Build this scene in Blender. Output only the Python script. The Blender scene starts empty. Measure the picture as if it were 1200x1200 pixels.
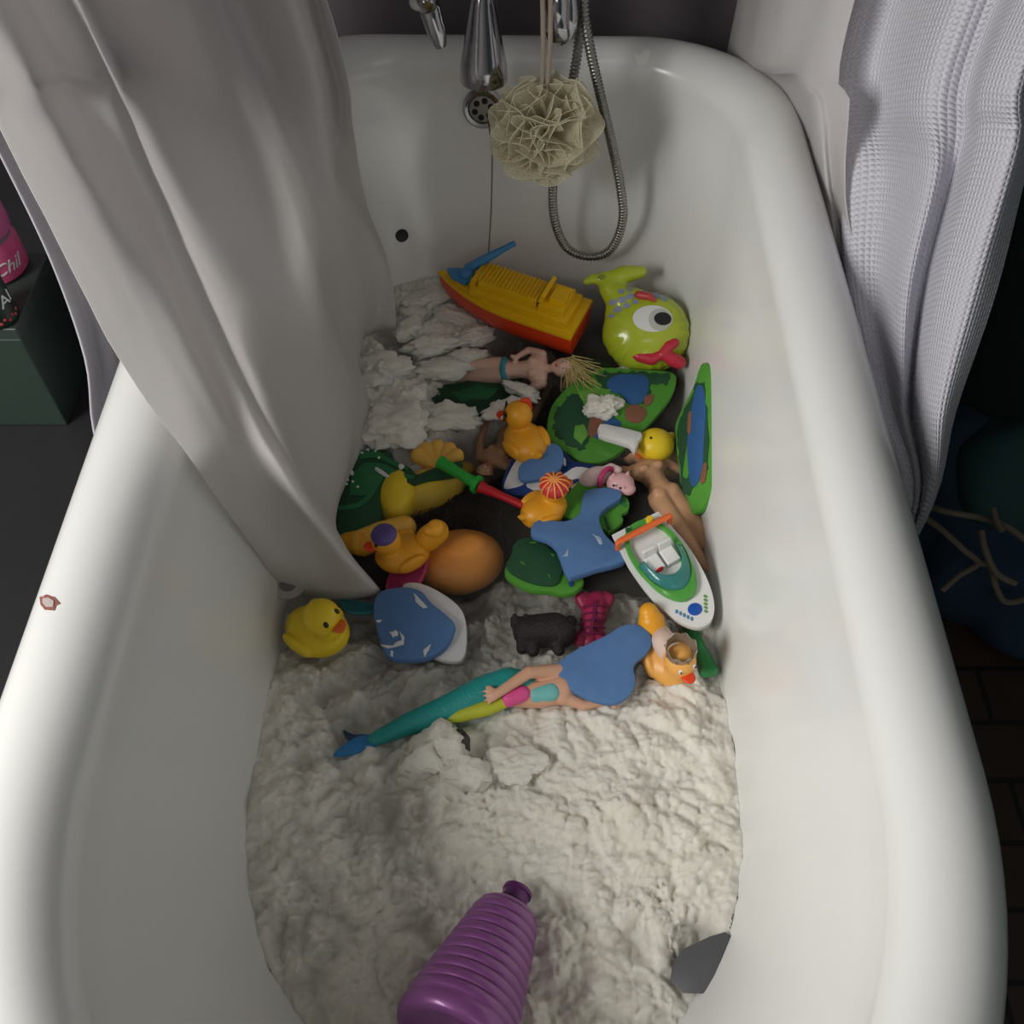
import bpy, bmesh, math, random
import numpy as np
from mathutils import Vector, Matrix, noise, Euler
from mathutils.bvhtree import BVHTree
random.seed(7)
PI = math.pi
COL = bpy.context.scene.collection
# ---------------------------------------------------------------- camera model
CAM = Vector((0, 0, 1.30)); F = 1178.0; PITCH = math.radians(54)
SP, CP = math.sin(PITCH), math.cos(PITCH)
WL = 0.30          # water level
RIM = 0.61         # rim top
def ray(px, py):
    v = (600-py)/F
    return Vector(((px-600)/F, CP+SP*v, -SP+CP*v))
def P(px, py, z=WL):
    d = ray(px, py); return CAM + d*((z-CAM.z)/d.z)
def PX(px, py, x):
    d = ray(px, py); return CAM + d*(x/d.x)
def PY(px, py, y):
    d = ray(px, py); return CAM + d*(y/d.y)
def PP(px, py, o, n):
    d = ray(px, py); return CAM + d*((o-CAM).dot(n)/d.dot(n))
# ---------------------------------------------------------------- materials
MATS = {}
def new_mat(name):
    m = bpy.data.materials.new(name); m.use_nodes = True
    nt = m.node_tree; nt.nodes.clear()
    return m, nt
def N(nt, t, **kw):
    n = nt.nodes.new(t)
    for k, v in kw.items():
        if k in n.inputs: n.inputs[k].default_value = v
        else: setattr(n, k, v)
    return n
def mat(name, col, rough=.45, metal=0, var=.06, vscale=30, bump=.0, bscale=60, sss=0, trans=0, ior=1.45, coat=0, alpha=1, spec=.5, col2=None):
    if name in MATS: return MATS[name]
    m, nt = new_mat(name); L = nt.links.new
    out = N(nt, 'ShaderNodeOutputMaterial'); b = N(nt, 'ShaderNodeBsdfPrincipled')
    b.inputs['Roughness'].default_value = rough; b.inputs['Metallic'].default_value = metal
    b.inputs['IOR'].default_value = ior; b.inputs['Transmission Weight'].default_value = trans
    b.inputs['Coat Weight'].default_value = coat; b.inputs['Alpha'].default_value = alpha
    b.inputs['Specular IOR Level'].default_value = spec
    if sss:
        b.inputs['Subsurface Weight'].default_value = sss; b.inputs['Subsurface Scale'].default_value = .01
    tc = N(nt, 'ShaderNodeTexCoord'); nz = N(nt, 'ShaderNodeTexNoise', Scale=vscale, Detail=4.0)
    L(tc.outputs['Object'], nz.inputs['Vector'])
    mx = N(nt, 'ShaderNodeMix', data_type='RGBA')
    c2 = col2 if col2 else tuple(max(0, c*(1-var*3)) for c in col)
    mx.inputs[6].default_value = (*c2, 1); mx.inputs[7].default_value = (*(tuple(min(1, c*(1+var)) for c in col) if not col2 else col), 1)
    L(nz.outputs[0], mx.inputs[0]); L(mx.outputs[2], b.inputs['Base Color'])
    if bump:
        n2 = N(nt, 'ShaderNodeTexNoise', Scale=bscale, Detail=6.0, Roughness=.6)
        L(tc.outputs['Object'], n2.inputs['Vector'])
        bp = N(nt, 'ShaderNodeBump', Strength=bump, Distance=.004)
        L(n2.outputs[0], bp.inputs['Height']); L(bp.outputs[0], b.inputs['Normal'])
    L(b.outputs[0], out.inputs[0]); MATS[name] = m; return m
# ---------------------------------------------------------------- tagging
def tag(o, label, cat, group=None, kind=None):
    if label: o['label'] = label
    if cat: o['category'] = cat
    if group: o['group'] = group
    if kind: o['kind'] = kind
    return o
def thing(name, label, cat, mtx=None, group=None):
    o = bpy.data.objects.new(name, None); COL.objects.link(o)
    o.empty_display_size = .02
    if mtx is not None: o.matrix_world = mtx
    return tag(o, label, cat, group)
def link(name, me, m, parent=None, smooth=True):
    o = bpy.data.objects.new(name, me); COL.objects.link(o)
    if m is not None and len(me.materials) == 0: me.materials.append(m)
    if parent is not None: o.parent = parent
    if smooth:
        me.polygons.foreach_set('use_smooth', [True]*len(me.polygons))
    return o
def frame(p0, p1, up=Vector((0, 0, 1)), scale=True, roll=0, at=.5):
    """matrix: X axis along p0->p1 (world points), length 1 = |p1-p0|, origin between them"""
    x = p1-p0; L = x.length; x = x/L
    z = (up - x*up.dot(x)).normalized(); y = z.cross(x)
    M = Matrix((x, y, z)).transposed().to_4x4()
    s = L if scale else 1
    return Matrix.Translation(p0.lerp(p1, at)) @ M @ Matrix.Rotation(roll, 4, 'X') @ Matrix.Scale(s, 4)
# ---------------------------------------------------------------- mesh builder
class MB:
    def __init__(s): s.v = []; s.f = []
    def add(s, vs, fs):
        n = len(s.v); s.v += [tuple(v) for v in vs]; s.f += [tuple(i+n for i in f) for f in fs]; return s
    def box(s, c, d, rot=None):
        x, y, z = [q/2 for q in d]; R = rot.to_matrix() if rot else Matrix.Identity(3)
        vs = [Vector(c)+R@Vector((a*x, b*y, e*z)) for e in (-1, 1) for b in (-1, 1) for a in (-1, 1)]
        return s.add(vs, [(0, 2, 3, 1), (4, 5, 7, 6), (0, 1, 5, 4), (2, 6, 7, 3), (0, 4, 6, 2), (1, 3, 7, 5)])
    def loft(s, rings, cap0=True, cap1=True, closed=True):
        n = len(rings[0]); vs = [p for r in rings for p in r]; fs = []
        for i in range(len(rings)-1):
            for j in range(n if closed else n-1):
                k = (j+1) % n; fs.append((i*n+j, i*n+k, (i+1)*n+k, (i+1)*n+j))
        if cap0: fs.append(tuple(range(n-1, -1, -1)))
        if cap1: fs.append(tuple((len(rings)-1)*n+j for j in range(n)))
        return s.add(vs, fs)
    def ell(s, c, r, rot=None, nu=24, nv=14):
        R = rot.to_matrix() if rot else Matrix.Identity(3); c = Vector(c)
        if not hasattr(r, '__len__'): r = (r, r, r)
        rings = []
        for i in range(1, nv):
            a = PI*i/nv
            rings.append([c+R@Vector((r[0]*math.sin(a)*math.cos(2*PI*j/nu), r[1]*math.sin(a)*math.sin(2*PI*j/nu), -r[2]*math.cos(a))) for j in range(nu)])
        n0 = len(s.v); s.loft(rings, False, False)
        b = len(s.v); s.v += [tuple(c+R@Vector((0, 0, -r[2]))), tuple(c+R@Vector((0, 0, r[2])))]
        for j in range(nu):
            k = (j+1) % nu; s.f.append((b, n0+k, n0+j)); t = n0+(nv-2)*nu; s.f.append((b+1, t+j, t+k))
        return s
    def tube(s, pts, rad, n=12, caps=True, sub=1):
        pts = [Vector(p) for p in pts]
        if not hasattr(rad, '__len__'): rad = [rad]*len(pts)
        if sub > 1:
            q, rr = [], []
            for i in range(len(pts)-1):
                p0 = pts[max(i-1, 0)]; p1 = pts[i]; p2 = pts[i+1]; p3 = pts[min(i+2, len(pts)-1)]
                for k in range(sub):
                    t = k/sub
                    q.append(.5*((2*p1)+(-p0+p2)*t+(2*p0-5*p1+4*p2-p3)*t*t+(-p0+3*p1-3*p2+p3)*t**3)); rr.append(rad[i]*(1-t)+rad[i+1]*t)
            q.append(pts[-1]); rr.append(rad[-1]); pts, rad = q, rr
        rings = []; nrm = None
        for i, p in enumerate(pts):
            d = (pts[min(i+1, len(pts)-1)]-pts[max(i-1, 0)]).normalized()
            if nrm is None: nrm = d.orthogonal().normalized()
            nrm = (nrm-d*nrm.dot(d)).normalized(); b = d.cross(nrm)
            rings.append([p+(nrm*math.cos(2*PI*j/n)+b*math.sin(2*PI*j/n))*rad[i] for j in range(n)])
        return s.loft(rings, caps, caps)
    def limb(s, pts, rad):
        """closed cones + joint spheres, for remeshing"""
        pts = [Vector(p) for p in pts]
        for i in range(len(pts)-1): s.tube([pts[i], pts[i+1]], [rad[i], rad[i+1]], 16)
        for p, r in zip(pts, rad): s.ell(p, r, None, 16, 10)
        return s
    def lathe(s, prof, n=32, M=None, caps=True):
        rings = []
        for r, z in prof:
            ring = [Vector((r*math.cos(2*PI*j/n), r*math.sin(2*PI*j/n), z)) for j in range(n)]
            rings.append([M@p for p in ring] if M else ring)
        return s.loft(rings, caps, caps)
    def prism(s, pts, z0, z1, bev=0, zf=None):
        """polygon extruded in z with a rounded top and bottom edge"""
        pts = [Vector((p[0], p[1])) for p in pts]
        A = sum(pts[i].x*pts[(i+1) % len(pts)].y-pts[(i+1) % len(pts)].x*pts[i].y for i in range(len(pts)))
        if A < 0: pts = pts[::-1]
        n = len(pts)
        def off(d):
            o = []
            for i in range(n):
                a = (pts[i]-pts[i-1]).normalized(); b = (pts[(i+1) % n]-pts[i]).normalized()
                t = (a+b); t = t.normalized() if t.length > 1e-6 else a
                o.append(pts[i]+Vector((-t.y, t.x))*d)
            return o
        R = []
        lv = [(bev, z0), (bev*.3, z0+bev*.3), (0, z0+bev), (0, z1-bev), (bev*.3, z1-bev*.3), (bev, z1)] if bev else [(0, z0), (0, z1)]
        for d, z in lv: R.append([Vector((p.x, p.y, z+(zf(p.x, p.y) if zf else 0))) for p in off(d)])
        return s.loft(R)
    def mesh(s, name):
        me = bpy.data.meshes.new(name); me.from_pydata(s.v, [], s.f); me.validate()
        bm = bmesh.new(); bm.from_mesh(me); bmesh.ops.remove_doubles(bm, verts=bm.verts, dist=1e-7)
        bmesh.ops.recalc_face_normals(bm, faces=bm.faces); bm.to_mesh(me); bm.free(); return me
    def build(s, name, m, parent=None, smooth=True, bev=0, sharp=True, lab=None):
        me = s.mesh(name); o = link(name, me, m, parent, smooth)
        if smooth and sharp: me.set_sharp_from_angle(angle=math.radians(40))
        if bev:
            md = o.modifiers.new('b', 'BEVEL'); md.width = bev; md.segments = 3; md.limit_method = 'ANGLE'; md.angle_limit = math.radians(35)
        if lab: o['label'] = lab
        return o
    def organic(s, name, m, parent=None, voxel=.02, sm=6, lab=None, fn=None):
        me = s.mesh(name); t = bpy.data.objects.new('tmp', me); COL.objects.link(t)
        md = t.modifiers.new('r', 'REMESH'); md.mode = 'VOXEL'; md.voxel_size = voxel
        md.use_smooth_shade = True
        ms = t.modifiers.new('s', 'SMOOTH'); ms.iterations = sm; ms.factor = .5
        dg = bpy.context.evaluated_depsgraph_get(); dg.update()
        me2 = bpy.data.meshes.new_from_object(t.evaluated_get(dg)); me2.name = name
        bpy.data.objects.remove(t); bpy.data.meshes.remove(me)
        if fn:
            for v in me2.vertices: v.co = fn(v.co)
        o = link(name, me2, m, parent)
        if lab: o['label'] = lab
        return o
def smooth_poly(pts, sub=4):
    pts = [Vector(p) for p in pts]; n = len(pts); q = []
    for i in range(n):
        p0, p1, p2, p3 = pts[i-1], pts[i], pts[(i+1) % n], pts[(i+2) % n]
        for k in range(sub):
            t = k/sub
            q.append(.5*((2*p1)+(-p0+p2)*t+(2*p0-5*p1+4*p2-p3)*t*t+(-p0+3*p1-3*p2+p3)*t**3))
    return q
def decal(name, target, pts, m, parent, axis='Z', off=.004, rings=5, org=10.0, lab=None):
    """patch lying on the target surface: 2D outline (local coords) dropped along -axis"""
    me = target.data; bvh = BVHTree.FromPolygons([v.co for v in me.vertices], [p.vertices for p in me.polygons])
    c = sum((Vector(p) for p in pts), Vector((0, 0)))/len(pts)
    def drop(a, b):
        if axis == 'Z': o, d = Vector((a, b, org)), Vector((0, 0, -1))
        elif axis == 'X': o, d = Vector((org, a, b)), Vector((-1, 0, 0))
        elif axis == '-Y': o, d = Vector((a, -org, b)), Vector((0, 1, 0))
        elif axis == '+Y': o, d = Vector((a, org, b)), Vector((0, -1, 0))
        h = bvh.ray_cast(o, d)
        return (h[0]+h[1]*off) if h[0] is not None else None
    R = []
    for i in range(rings, 0, -1):
        t = i/rings; ring = []
        for p in pts:
            w = drop(c.x+(p[0]-c.x)*t, c.y+(p[1]-c.y)*t)
            if w is None:
                for u in (.9, .8, .7, .6, .5, .3, .1):
                    w = drop(c.x+(p[0]-c.x)*t*u, c.y+(p[1]-c.y)*t*u)
                    if w is not None: break
            if w is None: return None
            ring.append(w)
        R.append(ring)
    mb = MB(); mb.loft(R, False, True)
    o = link(name, mb.mesh(name), m, parent)
    if lab: o['label'] = lab
    return o
def circ(cx, cy, rx, ry=None, n=20, rot=0):
    ry = ry or rx
    return [Vector((cx+rx*math.cos(2*PI*i/n)*math.cos(rot)-ry*math.sin(2*PI*i/n)*math.sin(rot), cy+rx*math.cos(2*PI*i/n)*math.sin(rot)+ry*math.sin(2*PI*i/n)*math.cos(rot))) for i in range(n)]

# ---------------------------------------------------------------- room
def room_mat(name, c, rough=.7, bump=.15, bs=40): return mat(name, c, rough, var=.08, vscale=6, bump=bump, bscale=bs)
def struct(name, mb, m, **kw):
    o = mb.build(name, m, **kw); o['kind'] = 'structure'; return o
def floor_mat():
    m, nt = new_mat('floor_boards'); L = nt.links.new
    out = N(nt, 'ShaderNodeOutputMaterial'); b = N(nt, 'ShaderNodeBsdfPrincipled', Roughness=.5)
    tc = N(nt, 'ShaderNodeTexCoord'); br = N(nt, 'ShaderNodeTexBrick', Scale=3.0)
    br.inputs['Color1'].default_value = (.10, .055, .035, 1); br.inputs['Color2'].default_value = (.075, .042, .03, 1); br.inputs['Mortar'].default_value = (.02, .015, .012, 1)
    br.inputs['Mortar Size'].default_value = .012
    nz = N(nt, 'ShaderNodeTexNoise', Scale=12.0, Detail=6.0); mx = N(nt, 'ShaderNodeMix', data_type='RGBA', blend_type='MULTIPLY'); mx.inputs[0].default_value = .6
    L(tc.outputs['Object'], br.inputs['Vector']); L(tc.outputs['Object'], nz.inputs['Vector'])
    L(br.outputs['Color'], mx.inputs[6]); L(nz.outputs[0], mx.inputs[7]); L(mx.outputs[2], b.inputs['Base Color']); L(b.outputs[0], out.inputs[0])
    return m
struct('floor', MB().box((0, .3, -.02), (4.0, 3.4, .04)), floor_mat(), smooth=False)
struct('wall_far', MB().box((0, 1.42, 1.2), (4.0, .10, 2.4)), room_mat('far_wall_paint', (.20, .175, .19)), smooth=False)
struct('wall_left', MB().box((-1.7, .3, 1.2), (.1, 3.4, 2.4)), room_mat('side_wall_paint', (.50, .48, .50)), smooth=False)
struct('wall_right', MB().box((1.15, .3, 1.2), (.1, 3.4, 2.4)), room_mat('right_wall_paint', (.035, .07, .065)), smooth=False)
struct('wall_near', MB().box((0, -1.45, 1.2), (4.0, .1, 2.4)), room_mat('near_wall_paint', (.38, .37, .36)), smooth=False)
struct('ceiling', MB().box((0, .3, 2.42), (4.0, 3.4, .04)), room_mat('ceiling_paint', (.45, .44, .43)), smooth=False)
# ---------------------------------------------------------------- bathtub
ENAMEL = mat('tub_enamel', (.82, .82, .795), .22, var=.015, vscale=5, bump=.03, bscale=9, coat=.15)
TROT = math.radians(.9); TX0 = -.024
def tub_ring(z, yn, yf, hw, rn, rf, hwf=None):
    hwf = hwf or hw; pts = []
    A, S, B, E = 26, 20, 14, 8
    for i in range(A): a = PI/2*i/A; pts.append((hw*math.sin(a), yn+rn-rn*math.cos(a)))
    for i in range(S): t = i/S; y = (yn+rn)*(1-t)+(yf-rf)*t; pts.append((hw*(1-t)+hwf*t, y))
    for i in range(B): a = PI/2*i/B; pts.append((hwf-rf+rf*math.cos(a), yf-rf+rf*math.sin(a)))
    for i in range(E): t = i/E; pts.append(((hwf-rf)*(1-t), yf))
    R = pts+[(0, yf)]+[(-x, y) for x, y in pts[:0:-1]]
    c, s = math.cos(TROT), math.sin(TROT); out = []
    for x, y in R:
        out.append(Vector((TX0+x*c+y*s, -x*s+y*c, z)))
    return out
def lerp(a, b, t): return a+(b-a)*t
def tub_params(z):
    """inner wall at height z"""
    ks = [(.165, .36, .98, .13, .13, .10, .12), (.175, .26, 1.04, .185, .20, .14, .18), (.20, .19, 1.10, .222, .25, .155, .215), (.25, .13, 1.135, .24, .27, .16, .236),
          (.30, .085, 1.158, .249, .28, .165, .246), (.40, .02, 1.19, .266, .31, .17, .262), (.50, -.03, 1.215, .282, .33, .175, .275), (.56, -.055, 1.228, .292, .34, .155, .284)]
    for i in range(len(ks)-1):
        if z <= ks[i+1][0]:
            t = (z-ks[i][0])/(ks[i+1][0]-ks[i][0]); return [lerp(a, b, t) for a, b in zip(ks[i][1:], ks[i+1][1:])]
    return list(ks[-1][1:])
def inner(z, grow=0):
    yn, yf, hw, rn, rf, hwf = tub_params(z); return tub_ring(z, yn-grow, yf+grow, hw+grow, rn+grow, rf+grow, hwf+grow)
rings = [inner(z) for z in (.165, .168, .175, .185, .20, .225, .25, .275, .30, .35, .40, .45, .50, .53, .56)]
yn, yf, hw, rn, rf, hwf = tub_params(.56)
for a in range(0, 15):
    an = PI-a*PI*1.25/14
    dx = .038+.038*math.cos(an); dz = .036*math.sin(an)
    rings.append([p+Vector((-.006*a/14, 0, 0)) for p in tub_ring(.574+dz, yn-dx, yf+dx*.8, hw+dx*1.1, rn+dx, rf+dx*.35, hwf+dx*1.1)])
for z, d in ((.53, .035), (.45, .02), (.35, .0), (.25, -.03), (.17, -.09), (.14, -.14)):
    rings.append(tub_ring(z, yn-d, yf+d*.5, hw+d, rn+d, max(.05, rf+d*.5), hwf+d))
tub = thing('bathtub', 'white enamel roll-top bathtub holding murky water and toys', 'bathtub', Matrix.Translation((0, .6, 0)))
mb = MB(); mb.loft(rings, True, True)
basin = mb.build('basin', ENAMEL, tub, sharp=False)
basin.matrix_parent_inverse = Matrix.Translation((0, -.6, 0))
IRON = mat('iron_foot', (.25, .25, .25), .4, .6)
for sx in (-1, 1):
    for y in (.15, 1.0):
        m_ = MB(); m_.limb([(sx*.16+TX0, y, .115), (sx*.24+TX0, y, .10), (sx*.25+TX0, y, .05), (sx*.27+TX0, y, .02)], [.035, .03, .018, .02])
        o = m_.organic('foot', IRON, tub, .006); o.matrix_parent_inverse = Matrix.Translation((0, -.6, 0))
BVH = BVHTree.FromPolygons([v.co for v in basin.data.vertices], [p.vertices for p in basin.data.polygons])
def on_tub(px, py):
    h = BVH.ray_cast(CAM, ray(px, py).normalized())
    if h[0] is None: print('MISS', px, py); return Vector((0,0,0)), Vector((0,0,1))
    return h[0], h[1]
def tub_patch(name, pxpts, m, th=.0008, lab=None):
    c, n = on_tub(sum(p[0] for p in pxpts)/len(pxpts), sum(p[1] for p in pxpts)/len(pxpts))
    R = []
    for t in (1, .75, .5, .25):
        ring = []
        for p in pxpts:
            cx = sum(q[0] for q in pxpts)/len(pxpts); cy = sum(q[1] for q in pxpts)/len(pxpts)
            h, nn = on_tub(cx+(p[0]-cx)*t, cy+(p[1]-cy)*t); ring.append(h+nn*th)
        R.append(ring)
    o = link(name, MB().loft(R, False, True).mesh(name), m, tub); o.matrix_parent_inverse = Matrix.Translation((0, -.6, 0))
    if lab: o['label'] = lab
    return o
tub_patch('enamel_chip', [(47, 700), (55, 697), (64, 700), (71, 708), (66, 710), (64, 716), (53, 715), (48, 709)], mat('chip_rust', (.30, .10, .08), .7), .0006, 'rust-red outlined chip on the left rim')
tub_patch('enamel_chip', [(51, 702), (58, 701), (64, 705), (63, 712), (55, 712), (51, 707)], mat('chip_grey', (.50, .44, .42), .7), .0012, 'grey bare patch inside the rust-red chip')
tub_patch('enamel_chip', [(743, 62), (750, 64), (756, 58), (762, 60), (760, 70), (757, 76), (748, 76), (745, 69)], mat('chip_pale', (.95, .93, .88), .6), .0006, 'pale scratched mark on the far rim')
# small black hole on the left wall beside the liner
h, n = on_tub(471, 276)
z = n; x = z.orthogonal().normalized(); y = z.cross(x); M = Matrix.Translation(h) @ Matrix((x, y, z)).transposed().to_4x4()
o = MB().lathe([(.0095, -.002), (.0095, .001), (.0085, .002), (.006, .0012), (.001, .001)], 24, M).build('black_plug', mat('black_rubber', (.02, .02, .02), .5), tub, lab='small round black plug in the wall of the tub')
o.matrix_parent_inverse = Matrix.Translation((0, -.6, 0))
# ---------------------------------------------------------------- water
def water_mat():
    m, nt = new_mat('murky_water'); L = nt.links.new
    out = N(nt, 'ShaderNodeOutputMaterial')
    tr = N(nt, 'ShaderNodeBsdfTransparent'); tr.inputs[0].default_value = (1, 1, 1, 1)
    gl = N(nt, 'ShaderNodeBsdfGlossy', Roughness=.06); fr = N(nt, 'ShaderNodeFresnel', IOR=1.33)
    ge = N(nt, 'ShaderNodeNewGeometry'); io = N(nt, 'ShaderNodeMapRange'); io.inputs['To Min'].default_value = 1.33; io.inputs['To Max'].default_value = 1/1.33
    L(ge.outputs['Backfacing'], io.inputs['Value']); L(io.outputs['Result'], fr.inputs['IOR'])
    tc = N(nt, 'ShaderNodeTexCoord'); nz = N(nt, 'ShaderNodeTexNoise', Scale=9.0, Detail=2.0); bp = N(nt, 'ShaderNodeBump', Strength=.08, Distance=.01)
    L(tc.outputs['Object'], nz.inputs['Vector']); L(nz.outputs[0], bp.inputs['Height']); L(bp.outputs[0], gl.inputs['Normal']); L(bp.outputs[0], fr.inputs['Normal'])
    mx = N(nt, 'ShaderNodeMixShader'); L(fr.outputs[0], mx.inputs[0]); L(tr.outputs[0], mx.inputs[1]); L(gl.outputs[0], mx.inputs[2]); L(mx.outputs[0], out.inputs['Surface'])
    sc = N(nt, 'ShaderNodeVolumeScatter', Density=11.0, Anisotropy=.2); sc.inputs['Color'].default_value = (.92, .84, .70, 1)
    ab = N(nt, 'ShaderNodeVolumeAbsorption', Density=4.0); ab.inputs['Color'].default_value = (.62, .42, .18, 1)
    ad = N(nt, 'ShaderNodeAddShader'); L(sc.outputs[0], ad.inputs[0]); L(ab.outputs[0], ad.inputs[1]); L(ad.outputs[0], out.inputs['Volume'])
    return m
mb = MB(); mb.loft([inner(z, .0015) for z in (.168, .18, .20, .225, .25, .275, .30)])
for i, v in enumerate(mb.v):
    pass
water = mb.build('bath_water', water_mat(), None)
tag(water, 'murky brownish bath water filling the bottom of the tub', 'water', kind='stuff')
# ---------------------------------------------------------------- cotton
def cotton_mat():
    m, nt = new_mat('wet_cotton'); L = nt.links.new
    out = N(nt, 'ShaderNodeOutputMaterial'); b = N(nt, 'ShaderNodeBsdfPrincipled', Roughness=.75)
    b.inputs['Subsurface Weight'].default_value = .75; b.inputs['Subsurface Scale'].default_value = .008; b.inputs['Subsurface Radius'].default_value = (1, .9, .75)
    tc = N(nt, 'ShaderNodeTexCoord'); n1 = N(nt, 'ShaderNodeTexNoise', Scale=22.0, Detail=5.0); n2 = N(nt, 'ShaderNodeTexNoise', Scale=210.0, Detail=8.0, Roughness=.75, Distortion=2.0)
    mx = N(nt, 'ShaderNodeMix', data_type='RGBA'); mx.inputs[6].default_value = (.80, .76, .65, 1); mx.inputs[7].default_value = (.94, .91, .83, 1)
    L(tc.outputs['Object'], n1.inputs['Vector']); L(tc.outputs['Object'], n2.inputs['Vector']); L(n1.outputs[0], mx.inputs[0]); L(mx.outputs[2], b.inputs['Base Color'])
    bp = N(nt, 'ShaderNodeBump', Strength=.5, Distance=.004); L(n2.outputs[0], bp.inputs['Height']); L(bp.outputs[0], b.inputs['Normal'])
    L(b.outputs[0], out.inputs[0]); return m
COTTON = cotton_mat()
def billow(x, y, z=0):
    q = noise.noise_vector(Vector((x*14, y*14, z+3.1)))*.014
    x += q.x; y += q.y; s = 0; a = 1; f = 32; t = 0
    for k in range(4):
        s += a*min(1, abs(noise.noise(Vector((x*f, y*f, z*f+k*7.7))))*2.6); t += a; a *= .52; f *= 2.1
    return s/t
# control heights (relative to the water) by photo position
CTRL = [(350, 1150, -1), (500, 1150, 1), (650, 1150, 6), (760, 1150, 6), (840, 1180, -2), (820, 1120, -7), (780,1170,-2), (860, 1060, 2), (320, 1000, 0), (320, 1080, -2), (450, 1030, -1), (600, 1000, 2), (730, 1000, 8), (840, 1000, 9),
        (320, 930, 6), (430, 940, -3), (530, 900, 6), (650, 900, 6), (760, 900, 8), (850, 920, 6), (340, 860, 1), (420, 830, -6), (500, 900, 3), (600, 850, 2), (700, 850, 5), (800, 860, 6), (845, 850, 0), (350, 790, -3), (420, 790, -9), (480, 790, -9),
        (560, 780, -16), (620, 790, -8), (640, 775, -6), (800, 800, 2), (740, 840, 5), (845, 780, -12), (600, 720, -26), (560, 730, -22), (650, 690, -30), (690, 770, -12), (720, 700, -25), (560, 760, -18), (640, 680, -30), (540, 700, -40), (540, 640, -75),
        (560, 600, -100), (640, 620, -95), (720, 640, -90), (780, 620, -90), (800, 560, -95), (480, 600, -80), (430, 620, -80), (400, 700, -30), (470, 700, -40), (350, 740, -14), (450, 560, -40), (520, 590, -90), (600, 540, -95), (620, 450, -80), (700, 450, -90),
        (780, 470, -95), (820, 400, -95), (700, 380, -95), (620, 400, -50), (650, 330, -70), (750, 330, -90), (560, 330, -20), (500, 345, 0), (480, 370, -2), (540, 380, -2), (500, 400, -3), (550, 410, -8), (430, 410, 6), (440, 440, 6), (470, 460, 5), (500, 440, -4),
        (540, 462, -30), (580, 455, -26), (580, 480, -8), (520, 490, 3), (545, 490, 1), (470, 500, 8), (440, 490, 5), (500, 520, -3), (480, 530, -6), (550, 520, -40), (560, 550, -80), (590, 505, -40), (640, 500, -85), (430, 530, -10), (470, 415, -8), (460, 395, -10), (400, 450, 2), (390, 400, 0)]
cp = np.array([[*P(a, b)[:2], c*.001] for a, b, c in CTRL])
def base_h(X, Y):
    d2 = (X[..., None]-cp[:, 0])**2+(Y[..., None]-cp[:, 1])**2
    w = 1/(d2+.00012)**2
    return (w*cp[:, 2]).sum(-1)/w.sum(-1)
step = .0017
xs = np.arange(-.29, .285, step); ys = np.arange(.06, 1.19, step)
XX, YY = np.meshgrid(xs, ys); HH = base_h(XX, YY)
wr = inner(WL+.004, .001)
def inside(x, y, poly):
    c = False; n = len(poly); j = n-1
    for i in range(n):
        if (poly[i].y > y) != (poly[j].y > y) and x < (poly[j].x-poly[i].x)*(y-poly[i].y)/(poly[j].y-poly[i].y)+poly[i].x: c = not c
        j = i
    return c
def row_span(y, poly):
    r = []
    n = len(poly)
    for i in range(n):
        a, b = poly[i], poly[(i+1) % n]
        if (a.y > y) != (b.y > y): r.append(a.x+(b.x-a.x)*(y-a.y)/(b.y-a.y))
    return (min(r), max(r)) if len(r) > 1 else (9, -9)
idx = {}; vs = []; fs = []
for j, y in enumerate(ys):
    lo, hi = row_span(y, wr)
    for i, x in enumerate(xs):
        h = HH[j, i]
        if x < lo or x > hi or h < -.062: continue
        bl = billow(x, y)
        edge = min(1, (min(x-lo, hi-x))/.03)
        amp = .012 if h > -.01 else .018
        big = noise.noise(Vector((x*13, y*13, 9)))*.010+noise.noise(Vector((x*30, y*30, 4)))*.010
        tf = max(0, noise.noise(Vector((x*17, y*17, 21)))+.1)
        zz = (h if h > -.004 else h-.007) + big + amp*(bl-.5) + tf*.005*noise.noise(Vector((x*230, y*230, 8))) + .0022*noise.noise(Vector((x*130, y*130, 2))) +   .0011*noise.noise(Vector((x*290, y*290, 6)))
        idx[(j, i)] = len(vs); vs.append((x+.002*noise.noise(Vector((x*90, y*90, 5))), y, WL+zz*lerp(.55, 1, edge)))
for (j, i), k in idx.items():
    a, b, c = idx.get((j, i+1)), idx.get((j+1, i+1)), idx.get((j+1, i))
    if a is not None and b is not None and c is not None: fs.append((k, a, b, c))
me = bpy.data.meshes.new('cotton_wadding'); me.from_pydata(vs, [], fs)
cot = link('cotton_wadding', me, COTTON)
tag(cot, 'soggy white cotton wadding spread over the bath water', 'cotton', kind='stuff')
def tuft(px, py, rx, ry, label, z=.004, th=.45, seed=0, group=None, rot=0, rough=1.0, name='cotton_tuft'):
    s = (P(px, py).y+.0)**0
    c = P(px, py, WL+z); sc = (c-CAM).dot(Vector((0, CP, -SP)))/F
    a, b = rx*sc, ry*sc*1.18
    bm = bmesh.new(); bmesh.ops.create_icosphere(bm, subdivisions=5, radius=1)
    for v in bm.verts:
        p = v.co.copy()
        k = 1+rough*(.42*noise.noise(p*1.3+Vector((seed*3.3, 0, 0)))+.30*noise.noise(p*2.9+Vector((0, seed*2.1, 0)))+.15*noise.noise(p*6+Vector((0, 0, seed)))+.06*noise.noise(p*13))
        q = p*k; q.z = max(q.z, -.5)
        v.co = Vector((q.x*a, q.y*b, q.z*min(a, b)*th))
    me = bpy.data.meshes.new(name); bm.to_mesh(me); bm.free()
    o = link(name, me, COTTON); o.location = c; o.rotation_euler.z = rot
    return tag(o, label, 'cotton', group)
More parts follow.
